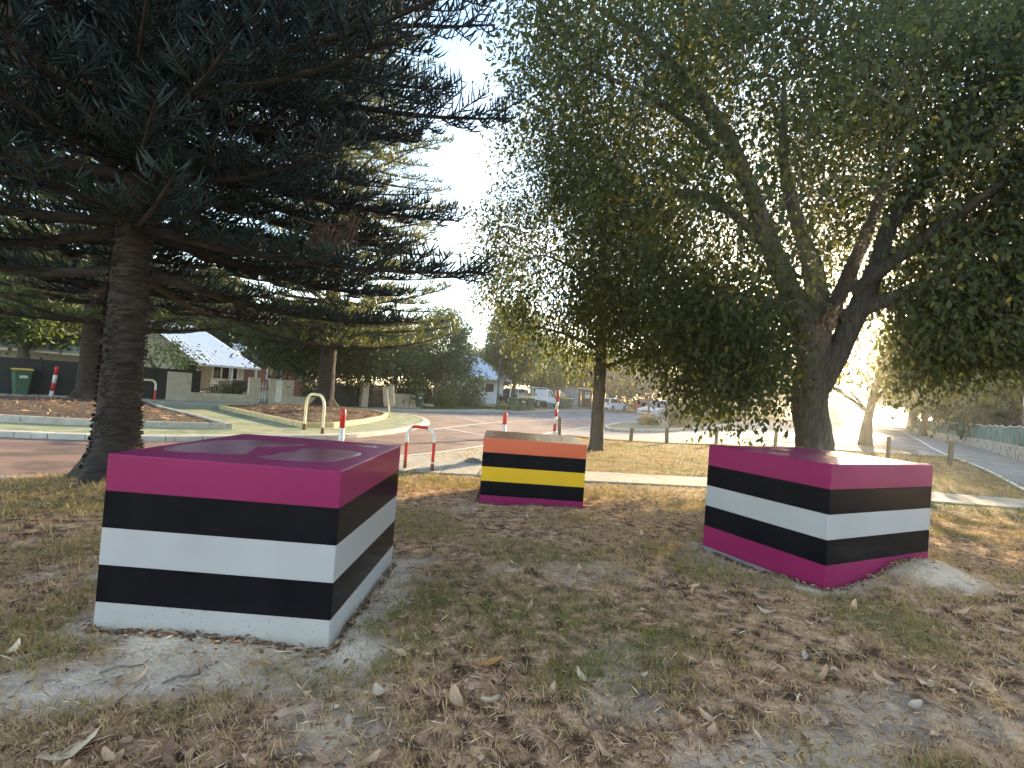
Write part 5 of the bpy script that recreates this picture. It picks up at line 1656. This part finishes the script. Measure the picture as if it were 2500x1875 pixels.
def car(loc, rz, paint, label, L=4.2, W=1.78, H=1.48, kind='hatch', name='parked_car', roof=None):
    """front towards +x"""
    t = thing(name, loc, label, 'car', rz, 'cars on the main street')
    h = L / 2; r = .32 if kind == 'hatch' else .36
    g0 = .20 if kind == 'hatch' else .26
    belt = H * .60; hood = H * (.60 if kind == 'suv' else .56)
    prof = [(-h, g0 + .18), (-h + .02, belt - .12), (-h + .1, belt), (h * .35, belt), (h * .52, hood + .02), (h * .93, hood - .10), (h, hood - .26), (h, g0 + .12), (h - .12, g0), (h * .79, g0)]
    wf, wr = h * .62, -h * .60
    arch = lambda cx: [(cx + (r + .06) * math.cos(a), r + (r + .06) * math.sin(a)) for a in np.linspace(.0 - .25, math.pi + .25, 9)]
    prof = prof[:-1] + arch(wf) + [(wf - r - .12, g0), (wr + r + .12, g0)] + arch(wr) + [(-h + .12, g0)]
    body = ngon_extrude(prof, W, .035, paint, 'body', t)
    rx = -h + (.28 if kind == 'hatch' else .22)
    gb = [(-h + .06, belt - .01), (rx + .12, H - .07), (rx + .5, H), (h * .02, H), (h * .12, H - .03), (h * .47, belt - .01)]
    c = MB(); V = []; n = len(gb)
    for s in (-1, 1):
        for x, z in gb:
            f = (z - belt) / (H - belt)
            V.append((x, s * (W / 2 - .05 - .17 * f), z))
    c.add(V, [tuple(range(n)), tuple(range(2 * n - 1, n - 1, -1))] + [((j + 1) % n, j, n + j, n + (j + 1) % n) for j in range(n)])
    c.build('cabin', roof or paint, t)

    def gp(x, z, s):
        f = (z - belt) / (H - belt)
        return (x, s * (W / 2 - .05 - .17 * f + .006), z)
    zb, zt = belt + .03, H - .09
    for s in (-1, 1):
        for x0, x1, x2, x3 in ((-h + .32, -.16, -.18, rx + .34), (-.08, h * .40, h * .08, -.10)):
            q_ = [gp(x0, zb, s), gp(x1, zb, s), gp(x2, zt, s), gp(x3, zt, s)]
            MB().add(q_, [(0, 1, 2, 3) if s < 0 else (3, 2, 1, 0)]).build('side_window', M['glass'], t)
    wy = W / 2 - .12
    e = .008
    MB().add([(h * .455 + e, -wy, belt + .03), (h * .455 + e, wy, belt + .03), (h * .14 + e, wy - .14, H - .06), (h * .14 + e, -wy + .14, H - .06)], [(0, 1, 2, 3)]).build('windscreen', M['glass'], t)
    MB().add([(-h + .075 - e, wy, belt + .06), (-h + .075 - e, -wy, belt + .06), (rx + .10 - e, -wy + .14, H - .11), (rx + .10 - e, wy - .14, H - .11)], [(0, 1, 2, 3)]).build('rear_window', M['glass'], t)
    for s in (-1, 1):
        wheel(t, wf, s * (W / 2 - .1), r); wheel(t, wr, s * (W / 2 - .1), r)
        MB().box((h - .06, s * (W / 2 - .26), hood - .20), (.14, .36, .13), 0, .03).build('headlight', M['lamp_glass'], t)
        MB().box((-h + .04, s * (W / 2 - .18), belt - .10), (.10, .26, .18), 0, .03).build('tail_light', M['tail'], t)
        MB().box((h * .38, s * (W / 2 + .07), belt + .06), (.12, .18, .13), 0, .03).build('mirror', paint, t)
    MB().box((h + .003, 0, hood - .34), (.03, W * .48, .13)).build('grille', M['dark'], t)
    MB().box((h - .01, 0, g0 + .14), (.06, W * .8, .14)).build('lower_intake', M['dark'], t)
    MB().box((-h + .01, 0, g0 + .10), (.06, W * .86, .20)).build('rear_bumper', M['dark'], t)
    MB().box((h + .02, 0, g0 + .30), (.012, .37, .10)).build('number_plate', M['trim'], t)
    MB().box((-h - .014, 0, belt - .3), (.012, .37, .10)).build('number_plate', M['trim'], t)
    return t


def paint(n, c, c2=None):
    return mat(n, c, .3, c2 or tuple(min(1, k * 1.06) for k in c), 3, coat=.8)


car((11.6, 57.6, tz(11.6, 57.6) + .01), R(48), paint('white_car_paint', (.66, .67, .69)), 'white hatchback parked on the main street, seen from behind', 4.2, 1.78, 1.47)
car((15.7, 57.5, tz(15.7, 57.5) + .01), R(62), paint('red_car_paint', (.38, .014, .022)), 'red car half hidden behind the silver car', 4.5, 1.84, 1.66, 'suv')
car((12.9, 43.0, tz(12.9, 43) + .01), R(222), paint('silver_car_paint', (.50, .51, .53)), 'silver four-wheel drive facing the camera beyond the dark lamp post', 4.6, 1.86, 1.68, 'suv')
car((.0, 56.0, tz(.3, 56) + .1), R(228), paint('black_car_paint', (.012, .014, .018)), 'black car parked behind the white truck', 4.6, 1.85, 1.68, 'suv', roof=paint('grey_cabin_paint', (.06, .065, .07)))

# white utility truck
ut = thing('utility_truck', (2.9, 50.6, tz(2.9, 50.6) + .1), 'white utility truck with open tray and ladder rack by the bins', 'truck', R(48), None)
pw = paint('white_truck_paint', (.68, .69, .71))
prof = [(.05, .55), (.05, 1.12), (.95, 1.12), (1.15, 1.08), (2.25, 1.0), (2.45, .86), (2.48, .55), (2.3, .48)] + [(1.78 + .45 * math.cos(a), .42 + .45 * math.sin(a)) for a in np.linspace(.1, math.pi - .1, 8)] + [(1.2, .5)]
ngon_extrude(prof, 1.8, .04, pw, 'body', ut)
cb = MB(); V = []
gb = [(.05, 1.10), (.1, 1.82), (.75, 1.84), (.88, 1.80), (1.35, 1.10)]
for s in (-1, 1):
    V += [(x, s * (.86 - .16 * (z - 1.1) / .74), z) for x, z in gb]
cb.add(V, [(0, 1, 2, 3, 4), (9, 8, 7, 6, 5)] + [((j + 1) % 5, j, 5 + j, 5 + (j + 1) % 5) for j in range(5)]); cb.build('cabin', pw, ut)
for s in (-1, 1):
    q_ = [(.2, s * .868, 1.14), (1.18, s * .868, 1.14), (.84, s * .735, 1.72), (.24, s * .735, 1.72)]
    MB().add(q_, [(0, 1, 2, 3) if s < 0 else (3, 2, 1, 0)]).build('side_window', M['glass'], ut)
    MB().box((2.42, s * .68, .86), (.14, .3, .14), 0, .03).build('headlight', M['lamp_glass'], ut)
    MB().box((-2.42, s * .72, .66), (.06, .2, .12)).build('tail_light', M['tail'], ut)
    wheel(ut, 1.78, s * .80, .40, .26); wheel(ut, -1.35, s * .80, .40, .26)
MB().add([(1.34, -.78, 1.14), (1.34, .78, 1.14), (.92, .66, 1.78), (.92, -.66, 1.78)], [(0, 1, 2, 3)]).build('windscreen', M['glass'], ut)
MB().box((-1.2, 0, .78), (2.45, 1.86, .10)).build('tray_floor', M['trim'], ut)
for s in (-1, 1):
    MB().box((-1.2, s * .92, .96), (2.42, .03, .26)).build('tray_side', M['trim'], ut)
    MB().box((-1.4, s * .78, .62), (.9, .10, .22)).build('under_box', M['galv'], ut)
MB().box((-2.41, 0, .96), (.03, 1.82, .26)).build('tailgate', M['trim'], ut)
for x in (-2.35, -.05):
    MB().tube([(x, -.88, .8), (x, -.88, 1.95), (x, .88, 1.95), (x, .88, .8)], .03, 8).build('rack_frame', M['trim'], ut)
for s in (-1, 1):
    MB().tube([(-2.35, s * .88, 1.95), (-.05, s * .88, 1.95)], .025, 8).build('rack_rail', M['trim'], ut)
    MB().tube([(-2.2, s * .88, .85), (-1.2, s * .88, 1.6), (-.15, s * .88, 1.1)], .02, 6).build('rack_brace', M['trim'], ut)
MB().box((-1.75, -.2, 1.12), (.8, 1.1, .55)).build('load_box', M['dry1'], ut)
MB().tube([(1.45, -.90, .98), (1.25, -.93, 1.12), (.92, -.90, 1.75), (.92, -.88, 1.98)], .055, 8).build('snorkel', M['dark'], ut)
MB().box((2.47, 0, .55), (.12, 1.7, .2)).build('bumper', M['galv'], ut)

# skip and building site beyond
sk = thing('skip_bin', (5.2, 56.3, tz(5.2, 56.3) + .1), 'teal steel skip bin behind the truck bonnet', 'skip', .15)
mb = MB(); mb.add([(-1.3, -.8, 0), (1.3, -.8, 0), (1.3, .8, 0), (-1.3, .8, 0), (-1.75, -.9, 1.3), (1.75, -.9, 1.3), (1.75, .9, 1.3), (-1.75, .9, 1.3)], [(3, 2, 1, 0), (0, 1, 5, 4), (1, 2, 6, 5), (2, 3, 7, 6), (3, 0, 4, 7)])
mb.build('tub', M['teal_steel'], sk)
MB().tube([(-1.75, -.9, 1.3), (1.75, -.9, 1.3), (1.75, .9, 1.3), (-1.75, .9, 1.3), (-1.75, -.9, 1.3)], .05, 6, False).build('rim', M['teal_steel'], sk)
for u in (-.7, 0, .7):
    MB().box((u, -.90, .65), (.08, .08, 1.2), 0, tilt=Matrix.Rotation(.077, 3, 'X')).build('rib', M['teal_steel'], sk)
mb = MB(); mb.lathe([(1.3, 1.1), (1.0, 1.45), (.5, 1.7), (.1, 1.75)], 9); mb.build('rubble', M['dry1'], sk)
sh = thing('grey_shed', (5.6, 61, tz(5.6, 61) + .1), 'grey metal shed with low gable behind the skip', 'shed', .1)
mb = MB(); mb.add([(-3, 0, 0), (2.6, 0, 0), (2.6, 0, 2.1), (1.6, 0, 2.5), (-3, 0, 2.6), (-3, 3, 0), (2.6, 3, 0), (2.6, 3, 2.1), (1.6, 3, 2.5), (-3, 3, 2.6)],
                  [(0, 1, 2, 3, 4), (9, 8, 7, 6, 5), (1, 6, 7, 2), (2, 7, 8, 3), (3, 8, 9, 4), (4, 9, 5, 0)])
mb.build('wall', mat('shed_metal', (.22, .25, .29), .6, (.27, .30, .34), 3), sh)
for k in range(11):
    MB().box((-2.75 + k * .5, -.02, 1.05), (.06, .03, 2.08)).build('rib', M['roof_blue'], sh)
cp = thing('carport', (9.0, 63, tz(9, 63) + .1), 'open carport with white fascia, dark panels and site notices', 'carport', .05)
MB().box((0, 2, 2.35), (6.4, 4.4, .16)).build('roof', M['trim'], cp)
for u in (-3, -1.6, -.2, 1.2, 2.6):
    MB().box((u, 0, 1.13), (.1, .1, 2.28)).build('post', M['timber'], cp)
for u in (-2.3, -.9, .5):
    MB().box((u, .06, 1.05), (1.26, .04, 2.05)).build('dark_panel', M['dark'], cp)
nb = MB().box((1.95, -.06, 1.25), (1.1, .03, 1.7)).build('notice_board', M['trim'], cp)
for k in range(5):
    MB().box((1.95 - .1 * (k % 2), -.08, 1.8 - k * .25), (.7 - .15 * (k % 3), .008, .07)).build('print_line', M['roof_blue'], nb)
ns = MB().box((.55, .02, 1.5), (.62, .03, .75)).build('site_notice', M['trim'], cp)
MB().box((.55, 0, 1.72), (.56, .012, .2)).build('red_heading', M['red'], ns)

# ------------------------------------------------------------------ limestone wall and mesh fence on the right
WR = [(19.6, 17.9), (21.7, 21.1), (31, 33.2), (42.8, 51.2), (57.2, 71.4)]
rw = thing('retaining_wall', (21.7, 21.1, tz(21.7, 21.1)), 'low stained limestone wall edging the right-hand footpath', 'wall')
pts = resample(offset_pl(WR, -.15), 1.25)
for i in range(len(pts) - 1):
    a, b = pts[i], pts[i + 1]; c = (a + b) / 2; an = math.atan2(b[1] - a[1], b[0] - a[0]); L = np.linalg.norm(b - a)
    hgt = .60 - .16 * ss(24, 60, c[1])
    MB().box((c[0] - 21.7, c[1] - 21.1, tz(*c) + hgt / 2 - .08 - tz(21.7, 21.1)), (L - .012, .3, hgt + .16), an, .015).build('limestone_block', M['limestone_grey'], rw)
mf = thing('mesh_fence', (21.7, 21.1, tz(21.7, 21.1)), 'green shade-cloth fence with white top rail above the limestone wall', 'fence')
o3 = (21.7, 21.1, tz(21.7, 21.1))
pts = resample(offset_pl(WR, -.42), 2.6)
top = []
for i in range(len(pts) - 1):
    a, b = pts[i], pts[i + 1]
    V = []; n = 7
    for k in range(n):
        f = k / (n - 1); p = a + (b - a) * f; sg = -.07 * math.sin(math.pi * f)
        w = .05 * math.sin(f * 9 + i)
        nn = np.array([-(b - a)[1], (b - a)[0]]); nn /= np.linalg.norm(nn)
        zb = tz(*p) + .45; zt = tz(*p) + 1.55 + sg * (1 + .8 * (i % 3 == 1))
        V += [(p[0] + nn[0] * w * .3 - o3[0], p[1] + nn[1] * w * .3 - o3[1], zb - o3[2]), (p[0] + nn[0] * w - o3[0], p[1] + nn[1] * w - o3[1], zt - o3[2])]
        top.append((p[0] - o3[0], p[1] - o3[1], zt + .015 - o3[2]))
    MB().add(V, [(2 * k, 2 * k + 2, 2 * k + 3, 2 * k + 1) for k in range(n - 1)]).build('cloth_panel', M['teal_cloth'], mf)
    if i:
        MB().tube([(a[0] - o3[0], a[1] - o3[1], tz(*a) + .2 - o3[2]), (a[0] - o3[0], a[1] - o3[1], tz(*a) + 1.6 - o3[2])], .03, 8).build('fence_post', M['galv'], mf)
MB().tube(top, .022, 6, False).build('top_rail', M['pipe_white'], mf)
px, py = 24.6, 24.2
sp = thing('steel_post', (px, py, tz(px, py)), 'tall bare steel post standing at the mesh fence on the right', 'post')
MB().tube([(0, 0, 0), (.03, 0, 2.9)], .045, 8).build('pole', M['timber'], sp, True)
MB().box((.03, -.03, 2.75), (.12, .03, .5)).build('plate', M['trim'], sp)

# rock by the crossing
mb = MB(); mb.lathe([(.30, -.05), (.32, .06), (.22, .14), (.06, .17)], 11)
for i, v in enumerate(mb.v):
    mb.v[i] = (v[0] * random.uniform(.85, 1.15) * 1.3, v[1] * random.uniform(.85, 1.15), v[2] * random.uniform(.9, 1.1))
o = mb.build('kerb_rock', mat('dark_stone', (.11, .105, .10), .9, (.17, .165, .155), 8, bump=.01), None, label='low dark stone lying beside the footpath left of the orange-topped block', cat='rock')
o.location = (-.75, 11.5, .02); o.scale = (.48, .48, .6)

# ------------------------------------------------------------------ grass, straw and leaf litter


def blocked(x, y, m=.0):
    b = np.zeros(np.shape(x), bool)
    for c in (CUBE_A, CUBE_B, CUBE_C):
        b |= poly_sd(x, y, cube_corners(c)) > -m
    b |= poly_sd(x, y, ROAD) > -.02
    b |= pline_d(x, y, PATH_C) < .64
    b |= (pline_d(x, y, PATH_C[:3]) < .95) & (x < 0)
    b |= poly_sd(x, y, PATH_R) > -.02
    return b


def scatter(n, power=1.0, ymin=.75, ymax=9.5):
    """points over the verge, denser near the viewer, inside a wide wedge"""
    y = ymin + (ymax - ymin) * RNG.random(n) ** power
    x = (RNG.random(n) * 2.6 - 1.25) * (y + .6)
    return x, y


# blades in tufts
x, y = scatter(70000, 1.5)
g = grass_amount(x, y)
ok = (RNG.random(len(x)) < g) & ~blocked(x, y, .01)
x, y, g = x[ok], y[ok], g[ok]
per = 5
cx = np.repeat(x, per) + RNG.normal(0, .022, len(x) * per); cy = np.repeat(y, per) + RNG.normal(0, .022, len(x) * per)
n = len(cx)
ok = ~blocked(cx, cy, .01); cx, cy = cx[ok], cy[ok]; n = len(cx)
cz = ground_z(cx, cy) - .004
an = RNG.uniform(0, 6.28, n); tl = np.abs(RNG.normal(.55, .5, n))
D = np.stack([np.cos(an) * tl, np.sin(an) * tl, np.ones(n)], 1)
far = 1 + .10 * cy
green = ss(.50, .66, fbm(cx * 1.15 + 4, cy * 1.15, 21)) * .55 + .85 * gauss(cx, cy, .3, 3.2, .7, .55) + .5 * gauss(cx, cy, -2.6, 1.5, 1.6, .3) + .35 * gauss(cx, cy, 1.9, 3.1, .6, .5)
col = np.clip(green + RNG.normal(.12, .24, n), 0, 1)
L = RNG.uniform(.018, .062, n) * (1 + .4 * np.clip(green, 0, 1))
V, F = leaf_quads(np.stack([cx, cy, cz], 1), D, np.stack([np.cos(an + 1.2), np.sin(an + 1.2), np.full(n, .2)], 1), L, RNG.uniform(.0026, .0052, n) * (1 + .06 * cy), .1, .35)
link('grass', fast_mesh('grass', V, F, {'rnd': ('FACE', col)}), M['grass'], label='thin patchy grass growing over the sandy verge', cat='grass', kind='stuff')

# verge grass beyond, bigger and sparser
k = 46000
x = RNG.uniform(-9, 19, k); y = RNG.uniform(8.5, 21.5, k)
ok = ~blocked(x, y, .02) & (RNG.random(k) < .35 + .65 * fbm(x * .8, y * .8, 31)); x, y = x[ok], y[ok]
x2 = RNG.uniform(-12, -4, 5000); y2 = RNG.uniform(2.0, 8.5, 5000)
ok = ~blocked(x2, y2, .02); x = np.concatenate([x, x2[ok]]); y = np.concatenate([y, y2[ok]])
n = len(x); an = RNG.uniform(0, 6.28, n); tl = np.abs(RNG.normal(.5, .4, n))
col = np.clip(RNG.normal(.38, .22, n) + .55 * ss(.45, .62, fbm(x * .7, y * .7, 33)), 0, 1)
V, F = leaf_quads(np.stack([x, y, ground_z(x, y) - .01], 1), np.stack([np.cos(an) * tl, np.sin(an) * tl, np.ones(n)], 1), np.stack([np.cos(an + 1.2), np.sin(an + 1.2), np.full(n, .2)], 1), RNG.uniform(.05, .11, n), RNG.uniform(.012, .024, n), .1, .35)
link('verge_grass', fast_mesh('verge_grass', V, F, {'rnd': ('FACE', col)}), M['grass'], label='dry golden grass on the verge beyond the blocks', cat='grass', kind='stuff')
# lawn over the road and weeds along the far kerb
k = 9000
x = RNG.uniform(-8, 3, k); y = RNG.uniform(36, 49, k)
ok = poly_sd(x, y, [(-5.9, 36.4), (-1.3, 41.6), (.4, 42.9), (2.4, 47.5), (-3, 50), (-9, 41)]) > .05; x, y = x[ok], y[ok]
n = len(x); an = RNG.uniform(0, 6.28, n)
V, F = leaf_quads(np.stack([x, y, ter(x, y) + .11], 1), np.stack([np.cos(an) * .5, np.sin(an) * .5, np.ones(n)], 1), np.stack([np.cos(an + 1.5), np.sin(an + 1.5), np.full(n, .2)], 1), RNG.uniform(.06, .14, n), np.full(n, .05), .1, .3)
link('lawn_grass', fast_mesh('lawn_grass', V, F, {'rnd': ('FACE', RNG.random(n))}), M['lawn'], label='green lawn in front of the far house', cat='grass', kind='stuff')

# straw and fine litter lying flat
x, y = scatter(150000, 1.6)
s = sand_amount(x, y)
ok = ~blocked(x, y, .006) & (RNG.random(len(x)) < (1 - .72 * s) * (.4 + .6 * fbm(x * 2.2, y * 2.2, 44))); x, y = x[ok], y[ok]
n = len(x); an = RNG.uniform(0, 6.28, n)
D = np.stack([np.cos(an), np.sin(an), RNG.normal(.05, .22, n)], 1)
N = np.stack([RNG.normal(0, .5, n), RNG.normal(0, .5, n), np.ones(n)], 1)
big = RNG.random(n) < .14
L = np.where(big, RNG.uniform(.015, .042, n), RNG.uniform(.025, .11, n)) * (1 + .04 * y); W = np.where(big, L * RNG.uniform(.35, .7, n), RNG.uniform(.0026, .0062, n) * (1 + .06 * y))
V, F = leaf_quads(np.stack([x, y, ground_z(x, y) + RNG.uniform(.001, .012, n)], 1), D, N, L, W, .15, .1)
eb = []  # dark litter along the block feet stands in for contact shadow
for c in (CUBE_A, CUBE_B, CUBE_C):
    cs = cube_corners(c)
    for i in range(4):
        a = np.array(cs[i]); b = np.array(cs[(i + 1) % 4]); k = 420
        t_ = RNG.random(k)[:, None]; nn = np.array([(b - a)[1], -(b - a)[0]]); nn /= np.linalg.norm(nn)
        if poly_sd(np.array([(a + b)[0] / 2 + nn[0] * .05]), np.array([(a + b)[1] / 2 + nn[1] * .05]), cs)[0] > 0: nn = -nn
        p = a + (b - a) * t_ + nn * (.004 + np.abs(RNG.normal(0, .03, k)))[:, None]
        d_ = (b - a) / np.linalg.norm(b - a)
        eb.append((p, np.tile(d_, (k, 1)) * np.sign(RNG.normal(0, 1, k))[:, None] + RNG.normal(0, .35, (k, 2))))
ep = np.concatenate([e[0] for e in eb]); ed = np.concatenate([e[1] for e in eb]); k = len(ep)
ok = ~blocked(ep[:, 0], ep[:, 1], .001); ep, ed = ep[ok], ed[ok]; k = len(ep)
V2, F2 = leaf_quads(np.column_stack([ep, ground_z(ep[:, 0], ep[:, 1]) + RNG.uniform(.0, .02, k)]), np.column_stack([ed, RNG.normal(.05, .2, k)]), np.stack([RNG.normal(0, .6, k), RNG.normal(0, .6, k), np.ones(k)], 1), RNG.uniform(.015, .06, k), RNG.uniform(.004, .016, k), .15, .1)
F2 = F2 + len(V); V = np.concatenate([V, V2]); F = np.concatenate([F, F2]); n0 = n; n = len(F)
link('straw_litter', fast_mesh('straw_litter', V, F, {'rnd': ('FACE', np.where(RNG.random(n) < np.where(np.arange(n) < n0, .4, .7), RNG.uniform(0, .2, n), RNG.beta(2, 1.6, n)))}), M['straw'], label='dry straw, twigs and leaf crumbs scattered over the sandy ground, dark at the block feet as contact shadow', cat='litter', kind='stuff')


# fallen leaves, each its own object, sharing a few curled shapes
def dead_leaf_mesh(name, L, W, curl, cup, seed):
    rg = random.Random(seed); mb = MB(); V = []; n = 7
    for i in range(n):
        t = i / (n - 1); w = W * math.sin(math.pi * min(1, t * .93 + .04)) ** .75 * rg.uniform(.82, 1.1)
        x = (t - .5) * L; zc = curl * (t - .45) ** 2 * L * 4
        for s in (-1, -.5, 0, .5, 1):
            V.append((x + rg.uniform(-.03, .03) * L, s * w / 2, zc + cup * w * s * s + rg.uniform(-.02, .02) * L))
    F = [(i * 5 + j, i * 5 + j + 1, (i + 1) * 5 + j + 1, (i + 1) * 5 + j) for i in range(n - 1) for j in range(4)]
    me = bpy.data.meshes.new(name)
    me.from_pydata(V, [], F)
    me.polygons.foreach_set('use_smooth', [True] * len(F))
    return me


LM = []
for k, mk in enumerate(['dry1', 'dry2', 'dry3', 'dry4', 'dry5', 'dry1', 'dry5', 'dry2', 'dry1']):
    rg = random.Random(k)
    me = dead_leaf_mesh('fallen_leaf', 1.0, rg.uniform(.30, .48), rg.uniform(.0, .3), rg.uniform(.0, .45), k)
    me.materials.append(M[mk]); LM.append(me)
named = [((-.01, 2.64), 3, .15, .3, 'large orange-brown leaf lying in the middle of the foreground grass'), ((-.15, 2.31), 0, .135, 1.9, 'pale tan curled leaf below the large orange-brown leaf'),
         ((-1.52, 1.9), 2, .20, .55, 'largest cream leaf at the bottom left corner of the ground'), ((-.69, 2.38), 0, .11, 2.6, 'broad tan leaf just below the bottom corner of the large block'),
         ((-.5, 2.34), 2, .12, 2.2, 'curled cream leaf right of the broad tan leaf'), ((-.86, 2.58), 4, .085, .8, 'pale pointed leaf on the sand at the foot of the large block'),
         ((.44, 2.14), 1, .10, .2, 'brown curled leaf at the bottom right of centre'), ((1.76, 2.87), 4, .10, 1.0, 'pale pinkish leaf on the grass below the right block'),
         ((1.87, 3.97), 1, .16, .6, 'brown crumpled leaf left of the lower corner of the right block'), ((.77, 2.6), 2, .07, .5, 'small cream leaf on the dark soil in the right foreground')]
for (p, mi, L, rz, lb) in named:
    o = link('fallen_leaf', LM[mi], None, label=lb, cat='leaf', group='leaves fallen on the verge')
    z = float(ground_z(*p)); o.location = (p[0], p[1], z + .02); o.scale = (L, L, L * .8); o.rotation_euler = (random.uniform(-.3, .3), random.uniform(-.3, .3), rz)


def leaf_place(x, y):
    if y > 5.2:
        return 'left of the orange-topped block' if x < -.4 else ('on the verge right of the right block' if x > 4 else 'before the orange-topped block')
    if x < -2.3: return 'on the ground left of the large block'
    if x < -.6: return 'before the large block in the left foreground' if y < 2.8 else 'close to the large block'
    if x < .7: return 'in the foreground grass right of the large block' if y < 3 else 'in the grass between large and orange-topped blocks'
    if x < 2.4: return 'in the foreground below the right block' if y < 3.4 else 'in the grass left of the right block'
    return 'in the right foreground before the right block' if y < 4 else 'beside the right block'


cnt = 0
while cnt < 280:
    yy = 1.3 + 7.0 * random.random() ** 1.7
    xx = (random.random() * 2.3 - 1.05) * (yy + .3)
    if blocked(np.array([xx]), np.array([yy]), .03)[0]: continue
    if float(sand_amount(np.array([xx]), np.array([yy]))[0]) > .6 and random.random() < .75: continue
    mi = random.choice([0, 0, 1, 1, 2, 4, 5, 5, 6, 7, 7, 8, 8])
    o = link('fallen_leaf', LM[mi], None, label=f"{['tan', 'brown', 'cream', 'orange', 'pale grey', 'broad tan', 'curled grey', 'dark brown', 'narrow tan'][mi]} dry leaf {leaf_place(xx, yy)}", cat='leaf', group='leaves fallen on the verge')
    L = random.uniform(.05, .11) * (1 + .03 * yy)
    o.location = (xx, yy, float(ground_z(xx, yy)) + .012 + L * .06)
    o.scale = (L, L * random.uniform(.8, 1.1), L)
    o.rotation_euler = (random.gauss(0, .45), random.gauss(0, .35), random.uniform(0, 6.28))
    cnt += 1
# twigs on the sand in front of the large block
for p, L, rz, lb in [((-2.05, 2.55), .20, .1, 'reddish stick lying at the left foot of the large block'), ((-1.75, 2.42), .17, .5, 'dark stick on the sand before the large block, left one'), ((-1.45, 2.40), .15, .6, 'dark stick on the sand before the large block, right one')]:
    z = float(ground_z(*p))
    o = MB().tube([(-L / 2, 0, 0), (-L * .1, .012, .012), (L * .2, -.008, .01), (L / 2, .01, .004)], [.006, .007, .006, .003], 7).build('stick', M['timber'] if 'dark' in lb else M['dry2'], None, True, label=lb, cat='stick', group='sticks by the large block')
    o.location = (*p, z + .01); o.rotation_euler = (0, 0, rz)

# ------------------------------------------------------------------ thin scattering air, added for sun glow and lens veil
hz = MB().box((60, 130, 18), (560, 440, 48)).build('glare_haze', None, None, kind='stuff')
hm = bpy.data.materials.new('glare_haze'); hn, hl = nodes_of(hm)
hn.remove(hn['Principled BSDF'])
pv = hn.new('ShaderNodeVolumePrincipled')
pv.inputs['Color'].default_value = (.95, .93, .88, 1)
pv.inputs['Density'].default_value = .0014
pv.inputs['Anisotropy'].default_value = .84
hl.new(pv.outputs['Volume'], hn['Material Output'].inputs['Volume'])
hz.data.materials.append(hm)
tag(hz, 'thin scattering air added over the whole place for sun glow and lens glare', 'glare_haze', None, 'stuff')
